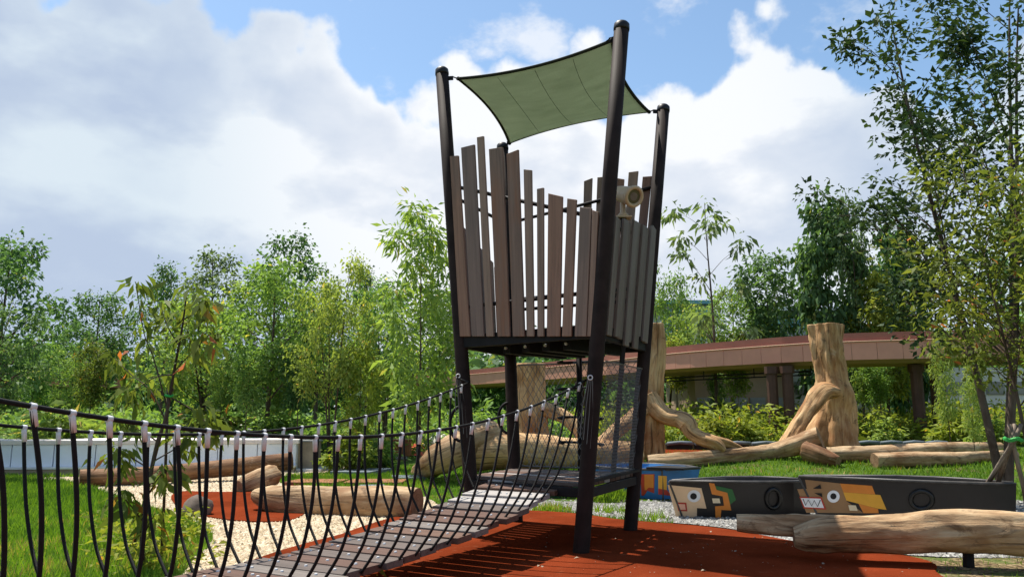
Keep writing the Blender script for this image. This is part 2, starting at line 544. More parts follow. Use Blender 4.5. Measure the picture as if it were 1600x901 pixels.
        sx = m.n('ShaderNodeSeparateColor'); m.l(ce, sx.inputs[0])
        c = m.ramp(sx.outputs[0], cs)
        c = m.mix(0.5, c, m.ramp(m.noise(v, 1.3, 5), [(0.3, g3(0.75)), (0.7, g3(1.15))]), 'MULTIPLY')
        if nm == 'litter_soil':
            c = m.mix(m.ramp(m.noise(v, 2.6, 6), [(0.48, g3(0)), (0.6, g3(0.8))]), c, (0.07, 0.11, 0.02))
        m.col(c); m.bump(di, 0.9, -0.02); M[nm] = m.mat
    for nm, c1, c2 in (('pebble', (0.42, 0.315, 0.19), (0.76, 0.65, 0.48)), ('gravel', (0.11, 0.105, 0.095), (0.47, 0.46, 0.43))):
        m = NT(nm + '_stone', 0.8, 0.2)
        at = m.n('ShaderNodeAttribute'); at.attribute_name = 'leafvar'
        sp = m.n('ShaderNodeSeparateColor'); m.l(at.outputs['Color'], sp.inputs[0])
        m.col(m.ramp(sp.outputs[0], [(0, c1), (1, c2)])); M[nm] = m.mat
    # foliage
    M['leaf_dark'] = leaf_mat('leaf_dark_green', (0.046, 0.108, 0.048), (0.134, 0.249, 0.099), (0.305, 0.325, 0.099))
    M['leaf_mid'] = leaf_mat('leaf_mid_green', (0.092, 0.187, 0.059), (0.255, 0.407, 0.109), (0.586, 0.525, 0.147))
    M['leaf_deep'] = leaf_mat('leaf_deep_green', (0.022, 0.050, 0.022), (0.060, 0.105, 0.040), (0.10, 0.12, 0.05), 0.22)  # almost black green leaves of the tall tree, their own colour
    M['leaf_pale'] = leaf_mat('leaf_pale_green', (0.132, 0.222, 0.059), (0.347, 0.453, 0.118), (0.673, 0.523, 0.168))
    M['leaf_yellow'] = leaf_mat('leaf_yellow_green', (0.130, 0.190, 0.031), (0.311, 0.356, 0.063), (0.547, 0.334, 0.074))
    M['leaf_olive'] = leaf_mat('leaf_olive_green', (0.063, 0.101, 0.027), (0.197, 0.236, 0.054), (0.536, 0.205, 0.067))
    M['leaf_grey'] = leaf_mat('leaf_grey_green', (0.076, 0.126, 0.064), (0.186, 0.274, 0.125), (0.263, 0.306, 0.114))
    M['leaf_sap'] = leaf_mat('leaf_sapling', (0.086, 0.138, 0.032), (0.207, 0.253, 0.058), (0.460, 0.149, 0.058))
    M['grass'] = leaf_mat('grass_blade', (0.077, 0.169, 0.020), (0.222, 0.369, 0.038), (0.422, 0.326, 0.120), 0.35, 0.5)
    # setting
    M['panel'] = flat('terracotta_panel', (0.66, 0.31, 0.215), 0.55, 0.3, 0.08, 1.5)
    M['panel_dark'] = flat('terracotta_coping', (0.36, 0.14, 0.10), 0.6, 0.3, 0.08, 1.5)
    M['soffit'] = flat('tan_soffit', (0.40, 0.26, 0.17), 0.7, 0.2, 0.08, 1)
    M['column'] = flat('brown_column', (0.085, 0.042, 0.028), 0.6, 0.3, 0.2, 3)
    M['white_wall'] = flat('white_render', (0.70, 0.70, 0.70), 0.7, 0.2, 0.06, 2)
    M['basin_face'] = flat('pale_blue_panel', (0.74, 0.80, 0.88), 0.4, 0.4, 0.08, 1.2)
    M['basin_top'] = flat('pinkish_coping', (0.74, 0.68, 0.65), 0.6, 0.25, 0.1, 3)
    M['plinth'] = flat('beige_plinth', (0.33, 0.27, 0.20), 0.8, 0.15, 0.2, 5)
    M['concrete'] = flat('grey_concrete', (0.30, 0.30, 0.29), 0.85, 0.15, 0.15, 2.5)
    M['slate'] = flat('blue_grey_slate', (0.135, 0.165, 0.185), 0.7, 0.25, 0.25, 5, bump=0.3)
    M['tan_wall'] = flat('tan_wall', (0.36, 0.26, 0.18), 0.8, 0.15, 0.1, 1)
    M['teal'] = flat('teal_glass', (0.05, 0.27, 0.30), 0.12, 0.6, 0.2, 0.6)
    M['shade_glass'] = flat('dark_window_glass', (0.03, 0.05, 0.06), 0.08, 0.6, 0.3, 1)
    M['rock'] = flat('tan_rock', (0.36, 0.27, 0.19), 0.85, 0.15, 0.4, 5, bump=0.7)
    M['rock_white'] = flat('white_rock', (0.60, 0.57, 0.52), 0.85, 0.15, 0.25, 5, bump=0.6)
    M['rock_grey'] = flat('brown_grey_rock', (0.16, 0.125, 0.10), 0.9, 0.15, 0.45, 6, bump=0.8)
    M['net'] = flat('black_net_cord', (0.02, 0.02, 0.02), 0.7, 0.2)
    M['wire'] = flat('galvanised_wire', (0.16, 0.155, 0.15), 0.5, 0.4, metal=0.4)
    M['beige'] = flat('beige_plastic', (0.52, 0.38, 0.235), 0.5, 0.35, 0.08, 10)
    M['lens'] = flat('dark_lens', (0.10, 0.075, 0.05), 0.25, 0.5)
    M['tie'] = flat('green_tie', (0.03, 0.36, 0.06), 0.5, 0.3)
    M['crate_wood'] = flat('orange_brown_wood', (0.27, 0.11, 0.05), 0.7, 0.2, 0.3, 7)
    M['red_paint'] = flat('red_surface', (0.42, 0.06, 0.025), 0.7, 0.2, 0.15, 4)
    for k, c in dict(skin=(0.850, 0.588, 0.350), skin2=(0.343, 0.189, 0.084), eye=(0.850, 0.850, 0.850), pupil=(0.006, 0.006, 0.008), red=(0.504, 0.049, 0.028), pink=(0.850, 0.448, 0.308), orange=(0.728, 0.238, 0.035), yellow=(0.812, 0.406, 0.042), green=(0.031, 0.140, 0.039), cream=(0.840, 0.700, 0.462), blue=(0.035, 0.168, 0.420), charcoal=(0.026, 0.022, 0.020), dkgreen=(0.020, 0.064, 0.034)).items():
        M['paint_' + k] = flat('paint_' + k, c, 0.42, 0.35, 0.09, 5)
    M['rim_sheen'] = flat('black_rim_sky_sheen', (0.065, 0.060, 0.056), 0.45, 0.4, 0.4, 9)  # black rims painted greyer to carry the sky's reflection as a highlight
    M['ring'] = flat('black_rubber_ring', (0.006, 0.006, 0.006), 0.3, 0.45, 0.2, 8)


make_materials()

# ------------------------------------------------------------------ ground and surfaces
def make_ground():
    xs = sorted(set([-400, -250, -150, -90, -60, -40, -30] + [x * 0.6 for x in range(-40, 41)] + [30, 40, 60, 90, 150, 250, 400]))
    ys = sorted(set([-60, -30, -15, -6, -2] + [y * 0.6 for y in range(0, 55)] + [36, 42, 50, 60, 80, 120, 200, 350, 700]))
    mb = MB()
    nx = len(xs)
    for y in ys:
        for x in xs:
            mb.v.append((x, y, HT(x, y) + (0.02 * mnoise.noise(Vector((x * .7, y * .7, 0))) if y > 13 else 0)))
    for j in range(len(ys) - 1):
        for i in range(nx - 1):
            a = j * nx + i; mb.face([a, a + 1, a + nx + 1, a + nx])
    o = mb.build('ground', M['turf'], smooth=True)
    tag(o, 'grassy ground under the whole playground', kind='structure')


def sheet(name, outline, z, mat, label, thick=0.0):
    """flat fill of a closed outline (list of xy) at height z, with an edge skirt"""
    pts = [Vector((p[0], p[1], 0)) for p in outline]
    from mathutils.geometry import tessellate_polygon
    tris = tessellate_polygon([pts])
    mb = MB()
    mb.v = [(p.x, p.y, z) for p in pts]
    for t in tris:
        a, b, c = (pts[i] for i in t)
        if (b - a).cross(c - a).z < 0: t = (t[0], t[2], t[1])
        mb.face(list(t))
    n = len(pts)
    if thick:
        mb.v += [(p.x, p.y, z - thick) for p in pts]
        area = sum(pts[i].x * pts[(i + 1) % n].y - pts[(i + 1) % n].x * pts[i].y for i in range(n))
        for i in range(n):
            j = (i + 1) % n
            f = [i, j, j + n, i + n]
            mb.face(f if area < 0 else f[::-1])
    o = mb.build(name, mat)
    tag(o, label, kind='structure')
    return pts


def inside(pts, x, y):
    """which of the points (x, y) lie in the outline (numpy arrays in, booleans out)"""
    x = np.asarray(x, float); y = np.asarray(y, float)
    c = np.zeros(x.shape, bool); n = len(pts); j = n - 1
    for i in range(n):
        a, b = pts[i], pts[j]
        if a.y != b.y:
            c ^= ((a.y > y) != (b.y > y)) & (x < (b.x - a.x) * (y - a.y) / (b.y - a.y) + a.x)
        j = i
    return c


def gpts(px): return [G(*p) for p in px]


make_ground()
rub = catmull(gpts([(330, 906), (414, 872), (475, 853), (532, 838), (562, 827), (611, 812), (660, 804), (740, 800), (820, 800), (880, 803), (925, 808), (975, 815), (1075, 823), (1150, 832), (1235, 848), (1330, 862), (1420, 873), (1462, 886), (1474, 906)]) + [Vector((3.2, 4.5, 0)), Vector((2.6, 1.0, 0)), Vector((0, -2, 0)), Vector((-2.4, 0.5, 0)), Vector((-2.6, 4.0, 0))], 5, True)
rub = sheet('rubber_surface', rub, 0.030, M['rubber'], 'red rubber safety surface under the tower and bridge', 0.05)
peb = catmull(gpts([(62, 747), (110, 755), (165, 770), (215, 790), (270, 806), (325, 826), (330, 850), (300, 878), (290, 920), (420, 890), (520, 850), (640, 815), (690, 795), (640, 770), (560, 768), (500, 764), (440, 756), (450, 744), (520, 737), (560, 728), (500, 724), (400, 738), (250, 742)]), 5, True)
peb = sheet('pebble_path', peb, 0.008, M['pebble_bed'], 'cream pebble bed beside the bridge')
red2 = catmull(gpts([(268, 776), (275, 790), (310, 805), (350, 813), (410, 817), (455, 814), (480, 800), (490, 778), (478, 762), (450, 759), (420, 768), (340, 770), (285, 769)]), 5, True)
red2 = sheet('rubber_patch', red2, 0.026, M['rubber'], 'small rounded red rubber patch on the cream pebbles', 0.04)
grv = catmull(gpts([(825, 797), (880, 800), (925, 805), (975, 812), (1075, 819), (1150, 828), (1235, 846), (1330, 859), (1420, 868), (1560, 872), (1720, 860), (1800, 810), (1650, 790), (1500, 772), (1300, 765), (1100, 764), (1000, 768), (960, 786), (905, 782), (850, 780)]), 5, True)
grv = sheet('gravel_bed', grv, 0.010, M['grey_gravel'], 'grey gravel bed around the painted boats')
lit = [G(1380, 866), G(1470, 872), G(1560, 871), G(1700, 866), G(1800, 880), Vector((6.5, 3.5, 0)), Vector((3.1, 3.0, 0)), Vector((3.3, 4.5, 0)), G(1466, 906), G(1455, 886)]
lit = sheet('soil_strip', lit, 0.005, M['litter_soil'], 'brown littered soil in front of the long log')
red3 = [GT(985, 742), GT(1200, 712), GT(1120, 697), GT(1030, 699), GT(900, 708), GT(880, 730)]


def drape(name, px, mat, label, dz=0.02):
    """small sheet that follows the slope"""
    pts = catmull([GT(*p) for p in px], 5, True)
    from mathutils.geometry import tessellate_polygon
    mb = MB(); mb.v = [(p.x, p.y, HT(p.x, p.y) + dz + 0.02) for p in pts]
    c = sum(pts, Vector()) / len(pts)
    mb.v.append((c.x, c.y, HT(c.x, c.y) + dz + 0.05)); n = len(pts)
    for i in range(n):
        a, b = Vector(mb.v[i]), Vector(mb.v[(i + 1) % n])
        f = [i, (i + 1) % n, n]
        if (b - a).cross(Vector(mb.v[n]) - a).z < 0: f = f[::-1]
        mb.face(f)
    tag(mb.build(name, mat, smooth=True), label, kind='structure')


drape('rubber_mound', [(985, 735), (1060, 722), (1180, 706), (1100, 698), (1020, 700), (900, 712)], M['rubber'], 'distant red rubber mound behind the pale leaning log')
drape('red_path', [(600, 703), (640, 713), (740, 712), (800, 700), (730, 694), (640, 695)], M['red_paint'], 'far red strip of surface behind the wooden planter')


# ------------------------------------------------------------------ scatter meshes (uncountable stuff)
def mesh_np(name, verts, faces_n, k, var, mat, parent=None):
    """verts (N,3); faces are consecutive groups of k vertices; var (N,3) colour attribute"""
    me = bpy.data.meshes.new(name)
    nv = len(verts); nf = nv // k
    me.vertices.add(nv); me.vertices.foreach_set('co', verts.astype(np.float32).ravel())
    me.loops.add(nv); me.loops.foreach_set('vertex_index', np.arange(nv, dtype=np.int32))
    me.polygons.add(nf)
    me.polygons.foreach_set('loop_start', np.arange(0, nv, k, dtype=np.int32))
    me.polygons.foreach_set('loop_total', np.full(nf, k, dtype=np.int32))
    me.update(calc_edges=True)
    at = me.color_attributes.new('leafvar', 'FLOAT_COLOR', 'POINT')
    rgba = np.ones((nv, 4), np.float32); rgba[:, :3] = var
    at.data.foreach_set('color', rgba.ravel())
    me.materials.append(mat)
    o = bpy.data.objects.new(name, me); COL.objects.link(o)
    if parent: o.parent = parent
    WORLD[o] = WORLD.get(parent, Vector()).copy() if parent else Vector()
    return o


def stones(name, region, zf, n, rmin, rmax, mat, label, cat, seed, near=5.0):
    r = np.random.default_rng(seed)
    xs = [p.x for p in region]; ys = [p.y for p in region]
    y = max(ys) - (max(ys) - min(ys)) * np.sqrt(r.random(n * 8)); x = r.uniform(min(xs), max(xs), n * 8)
    ok = inside(region, x, y) & ~inside(rub, x, y)
    if name == 'cream_pebbles': ok &= ~inside(red2, x, y)
    x, y = x[ok][:n], y[ok][:n]
    n = len(x)
    P = np.stack([x, y, np.full(n, zf)], 1)
    base = np.array([(1, 0, 0), (0, 1, 0), (-1, 0, 0), (0, -1, 0), (0, 0, 1)], float)
    tri = [(0, 1, 4), (1, 2, 4), (2, 3, 4), (3, 0, 4)]
    sz = r.uniform(rmin, rmax, n); ang = r.uniform(0, 6.28, n)
    T = []
    fl = r.uniform(0.45, 0.85, n); el = r.uniform(0.7, 1.3, n)
    tilt = r.uniform(-.4, .4, (n, 2))
    for t in tri:
        for q in t:
            b = base[q]
            x = b[0] * np.cos(ang) * el - b[1] * np.sin(ang); y = b[0] * np.sin(ang) * el + b[1] * np.cos(ang)
            z = b[2] * fl + (tilt[:, 0] * x if b[2] == 0 else 0) * 0.5
            if b[2] > 0: x = x + tilt[:, 0]; y = y + tilt[:, 1]
            T.append(np.stack([P[:, 0] + x * sz, P[:, 1] + y * sz, P[:, 2] + z * sz], 1))
    V = np.stack(T, 1).reshape(-1, 3)
    var = np.repeat(r.random((n, 3)), 12, axis=0)
    o = mesh_np(name, V, None, 3, var, mat)
    tag(o, label, cat, kind='stuff')


def grass(name, pts, label, seed, hmin, hmax, w=0.006, mat='grass', varbias=0.0):
    """pts (N,3) blade roots"""
    r = np.random.default_rng(seed)
    n = len(pts); P = np.array(pts)
    a = r.uniform(0, 6.28, n); h = r.uniform(hmin, hmax, n)
    d2 = np.hypot(P[:, 0], P[:, 1]); ww = np.maximum(w, d2 * 0.0009) * r.uniform(.7, 1.3, n)
    b = r.uniform(0, 6.28, n); ln = h * r.uniform(0.2, 0.8, n)
    dx, dy = np.cos(a) * ww, np.sin(a) * ww
    v0 = P + np.stack([-dx, -dy, -0.01 + 0 * h], 1); v1 = P + np.stack([dx, dy, -0.01 + 0 * h], 1)
    v2 = P + np.stack([np.cos(b) * ln, np.sin(b) * ln, h], 1)
    V = np.stack([v0, v1, v2], 1).reshape(-1, 3)
    pn = np.array([mnoise.noise(Vector((p[0] * 0.9, p[1] * 0.9, 3.3))) for p in P])
    var = r.random((n, 3)); var[:, 0] = np.clip(var[:, 0] * .6 + .2 + pn * .5 + varbias, 0, 1); var[:, 1] = np.clip(r.random(n) * .8 + np.maximum(0, pn) * .75, 0, 1)
    o = mesh_np(name, V, None, 3, np.repeat(var, 3, axis=0), M[mat])
    tag(o, label, 'grass', kind='stuff')


def scatter(region_fn, xr, yr, n, seed):
    r = np.random.default_rng(seed); X = np.zeros(0); Y = np.zeros(0)
    for _ in range(40):
        m = n
        y = yr[0] + (yr[1] - yr[0]) * r.random(m) ** 1.5; x = r.uniform(xr[0], xr[1], m)     # roots thin out with distance
        ok = region_fn(x, y)
        X = np.concatenate([X, x[ok]]); Y = np.concatenate([Y, y[ok]])
        if len(X) >= n: break
    return [(a, b, HT(a, b)) for a, b in zip(X[:n].tolist(), Y[:n].tolist())]


stones('cream_pebbles', peb, 0.008, 15000, 0.012, 0.032, M['pebble'], 'loose cream pebbles covering the bed beside the bridge', 'pebbles', 1)
stones('grey_stones', grv, 0.010, 11000, 0.012, 0.032, M['gravel'], 'loose grey stones covering the bed around the boats', 'gravel', 2)


def in_lawn_left(x, y):
    return (x < -1.6) & (x > -0.8 * y - 0.5) & ~inside(peb, x, y) & ~inside(rub, x, y)


def in_lawn_mid(x, y):
    return ~inside(peb, x, y) & ~inside(rub, x, y) & ~inside(grv, x, y) & ~inside(red2, x, y)


grass('lawn_grass', scatter(in_lawn_left, (-13, -1.6), (3.2, 17.2), 60000, 3), 'bright green lawn grass behind the rope bridge', 3, 0.05, 0.13, 0.004)
grass('field_grass', scatter(in_lawn_mid, (-6.5, 1.5), (10.0, 21.0), 26000, 4), 'short green lawn grass behind the tower', 4, 0.03, 0.07, 0.005)
grass('slope_grass', scatter(in_lawn_mid, (1.2, 13), (9.8, 22.0), 34000, 6), 'patchy green grass on the slope behind the boats', 6, 0.03, 0.10, 0.005, varbias=-0.1)
tp = []
for px, py, rr, nn in ((945, 783, 0.30, 900), (850, 798, 0.14, 160), (872, 799, 0.16, 160), (955, 800, 0.22, 120), (1010, 811, 0.22, 120), (560, 868, 0.10, 0)):
    c = G(px, py)
    for _ in range(nn):
        a = random.random() * 6.28; q = rr * math.sqrt(random.random())
        tp.append((c.x + math.cos(a) * q * 1.3, c.y + math.sin(a) * q, 0.22 * max(0, 1 - (q / rr) ** 2) if nn > 500 else 0.0))
grass('grass_tufts', tp, 'green grass tufts sprouting beside the gravel and tower', 8, 0.05, 0.16, 0.005, varbias=0.15)
sp = [(x, y, 0.0) for x, y, _ in scatter(lambda x, y: inside(lit, x, y), (2.5, 7), (3, 8), 1600, 12)]
grass('weeds', sp, 'sparse weeds in the soil in front of the long log', 12, 0.02, 0.06, 0.004)


# ------------------------------------------------------------------ leaves
def leaf_quads(P, N, T, L, W, fold=0.25, curl=0.3):
    """P base (n,3), T direction of the leaf, N its normal; diamond leaves of four vertices"""
    B = np.cross(N, T)
    B /= np.linalg.norm(B, axis=1, keepdims=True) + 1e-9
    L = L[:, None]; W = W[:, None]
    mid = P + T * L * 0.45
    v0 = P
    v1 = mid + B * W - N * W * fold * -1
    v2 = P + T * L - N * L * curl
    v3 = mid - B * W + N * W * fold
    return np.stack([v0, v1, v2, v3], 1).reshape(-1, 3)


def rand_dirs(r, n, up=0.0):
    v = r.normal(size=(n, 3)); v[:, 2] += up
    v /= np.linalg.norm(v, axis=1, keepdims=True) + 1e-9
    return v


def leaves_at(r, centers, per, sig, L, W, droop=0.3, up=1.0, flat_=1.0, cvar=None):
    n = len(centers) * per
    C = np.repeat(np.array(centers, float), per, axis=0)
    off = r.normal(size=(n, 3)) * np.array([sig, sig, sig * flat_])
    P = C + off
    out = off.copy(); out[:, 2] *= 0.5; out += r.normal(size=(n, 3)) * sig * 0.6
    out[:, 2] -= droop * np.linalg.norm(out, axis=1)
    T = out / (np.linalg.norm(out, axis=1, keepdims=True) + 1e-9)
    N = rand_dirs(r, n, up)
    N -= T * (N * T).sum(1, keepdims=True); N /= np.linalg.norm(N, axis=1, keepdims=True) + 1e-9
    q = np.clip(r.lognormal(0, .32, n), .4, 1.7); ll = L * q; ww = W * q * r.uniform(0.75, 1.25, n)
    V = leaf_quads(P, N, T, ll, ww)
    cv = np.repeat(r.random(len(centers)) if cvar is None else cvar, per)
    var = np.stack([np.clip(cv * 0.55 + r.random(n) * 0.45, 0, 1), r.random(n), r.random(n)], 1)
    return V, np.repeat(var, 4, axis=0)


def gen_tree(seed, H, base, prof, r0, nlimb, twigs, per, sig, L, W, rise=0.6, droop=0.3, up=1.0, lean=0.0, stems=1, inner=0.35, keep=1.0):
    """H height, base crown base height, prof [(t,radius)] crown radius up the crown"""
    r = np.random.default_rng(seed); rr = random.Random(seed)
    mb = MB(); cen = []
    pt, prr = zip(*prof)
    for st in range(stems):
        sa = rr.uniform(0, 6.28); spread = 0.0 if stems == 1 else 0.22 * H * rr.uniform(.3, .8)
        hh = H * (1.0 if st == 0 else rr.uniform(.72, .97))
        nseg = 9; tr = []
        ph = rr.uniform(0, 6.28)
        for i in range(nseg + 1):
            t = i / nseg
            tr.append(Vector((lean * t * t * H + math.cos(sa) * spread * t + 0.012 * H * math.sin(t * 5 + ph) * t, math.sin(sa) * spread * t + 0.012 * H * math.cos(t * 4.3 + ph) * t, hh * t * 0.97)))
        rad = [r0 * (1.0 - 0.86 * (i / nseg) ** 0.8) * (1.25 if i == 0 else 1) / (stems ** 0.35) for i in range(nseg + 1)]
        mb.tube(tr, rad, 7, cap=False)

        def at(z):
            t = min(0.999, max(0, z / (hh * 0.97))) * nseg; i = int(t); return tr[i].lerp(tr[i + 1], t - i), rad[i]
        nl = max(3, nlimb // stems)
        for k in range(nl):
            u = (k + rr.uniform(-.3, .3)) / nl
            if rr.random() > keep: continue
            zc = base + (hh - base) * min(.98, max(0.0, u * 0.97 + 0.02))
            R = np.interp(u, pt, prr) * rr.uniform(.72, 1.15)
            az = k * 2.39996 + rr.uniform(-.5, .5)
            z0 = max(base * 0.75, zc - R * rise * 0.9)
            p0, ra = at(z0)
            e = Vector((p0.x + math.cos(az) * R, p0.y + math.sin(az) * R, zc + rr.uniform(-.1, .15) * R))
            mid = p0.lerp(e, 0.5) + Vector((0, 0, R * 0.10 * (1 if rise > 0 else -1)))
            limb = catmull([p0, mid, e], 3)
            lr = max(0.006, ra * 0.42)
            mb.tube(limb, lerp_list([lr, lr * .25], len(limb)), 5, cap=False)
            cen.append(e)
            for q in range(twigs):
                t = rr.uniform(inner, 1.0)
                i = min(len(limb) - 2, int(t * (len(limb) - 1)))
                b = limb[i].lerp(limb[i + 1], t * (len(limb) - 1) - i)
                tl = R * rr.uniform(.18, .42) + 0.08
                dv = Vector((math.cos(az + rr.uniform(-1.3, 1.3)), math.sin(az + rr.uniform(-1.3, 1.3)), rr.uniform(-.25, .9))).normalized()
                c = b + dv * tl
                mb.tube([b, b.lerp(c, .5) + Vector((0, 0, .04 * tl)), c], [lr * .32, lr * .25, lr * .14], 4, cap=False)
                cen.append(c)
        cen.append(tr[-1]); cen.append(tr[-2])
    cen = np.array([tuple(c) for c in cen])
    V, var = leaves_at(r, cen, per, sig, L, W, droop, up)
    return mb, V, var


TREES = {}
for key, kw in dict(
    broad=dict(seed=11, H=7, base=2.8, prof=[(0, 1.3), (.3, 2.1), (.65, 1.9), (1, .5)], r0=.13, nlimb=30, twigs=5, per=40, sig=.20, L=.15, W=.044, rise=.8, keep=.85),
    broad2=dict(seed=12, H=7, base=2.7, prof=[(0, 1.2), (.35, 1.8), (.7, 1.5), (1, .35)], r0=.11, nlimb=33, twigs=5, per=36, sig=.19, L=.14, W=.040, keep=.85, rise=.8, stems=3),
    column=dict(seed=13, H=6, base=1.7, prof=[(0, .7), (.3, 1.05), (.7, .85), (1, .2)], r0=.075, nlimb=30, twigs=5, per=40, sig=.17, L=.17, W=.034, rise=1.0, droop=.45),
    airy=dict(seed=14, H=8, base=2.6, prof=[(0, 1.2), (.5, 1.9), (1, .5)], r0=.11, nlimb=26, twigs=5, per=34, sig=.21, L=.15, W=.045, rise=.9, keep=.85),
    sparse=dict(seed=15, H=7, base=2.6, prof=[(0, .85), (.5, .9), (1, .85)], r0=.065, nlimb=13, twigs=1, per=20, sig=.12, L=.24, W=.040, rise=.9, droop=.9, inner=.8, keep=.8),
    bigleaf=dict(seed=16, H=6, base=.9, prof=[(0, .9), (.3, 1.35), (.7, 1.15), (1, .4)], r0=.09, nlimb=30, twigs=5, per=42, sig=.19, L=.21, W=.062, rise=.9, droop=.5, keep=.85),
    bamboo=dict(seed=17, H=5.5, base=1.2, prof=[(0, .5), (.4, .8), (.8, .7), (1, .25)], r0=.045, nlimb=22, twigs=4, per=28, sig=.14, L=.20, W=.028, rise=.9, droop=.4),
    slim=dict(seed=18, H=6, base=3.0, prof=[(0, .4), (.45, .65), (.8, .8), (1, .45)], r0=.055, nlimb=18, twigs=4, per=34, sig=.16, L=.16, W=.034, rise=.9),
    shrub=dict(seed=19, H=1.3, base=.15, prof=[(0, .35), (.5, .5), (1, .3)], r0=.02, nlimb=14, twigs=3, per=22, sig=.12, L=.17, W=.036, rise=.9, stems=3),
).items():
    TREES[key] = gen_tree(**kw) + (kw['H'],)
PROTO = {}


def place_tree(kind, mat, x, y, height, wide, label, name='tree', rz=0.0, group='trees around the playground', bark='bark', cat='tree', z=None):
    mb, V, var, H0 = TREES[kind]
    e = empty(name, (x, y, HT(x, y) if z is None else z), rz)
    if kind not in PROTO:
        t = mb.build('trunk', M[bark], None, smooth=True); t.parent = e
        c = mesh_np('crown', V, None, 4, var, M[mat], e)
        PROTO[kind] = (t, c)
    else:
        t0, c0 = PROTO[kind]
        t = t0.copy(); COL.objects.link(t); t.parent = e; t.location = (0, 0, 0)
        c = c0.copy(); COL.objects.link(c); c.parent = e
    for o, mm in ((t, bark), (c, mat)):
        o.material_slots[0].link = 'OBJECT'; o.material_slots[0].material = M[mm]
    s = height / H0
    e.scale = (s * wide, s * wide, s)
    tag(e, label, cat, group)
    return e


def tree_px(kind, mat, px, top, Y, wide, label, **kw):
    p = D(px, top, Y); z0 = HT(p.x, Y)
    return place_tree(kind, mat, p.x, Y, p.z - z0, wide, label, rz=kw.pop('rz', random.uniform(0, 6.28)), **kw)


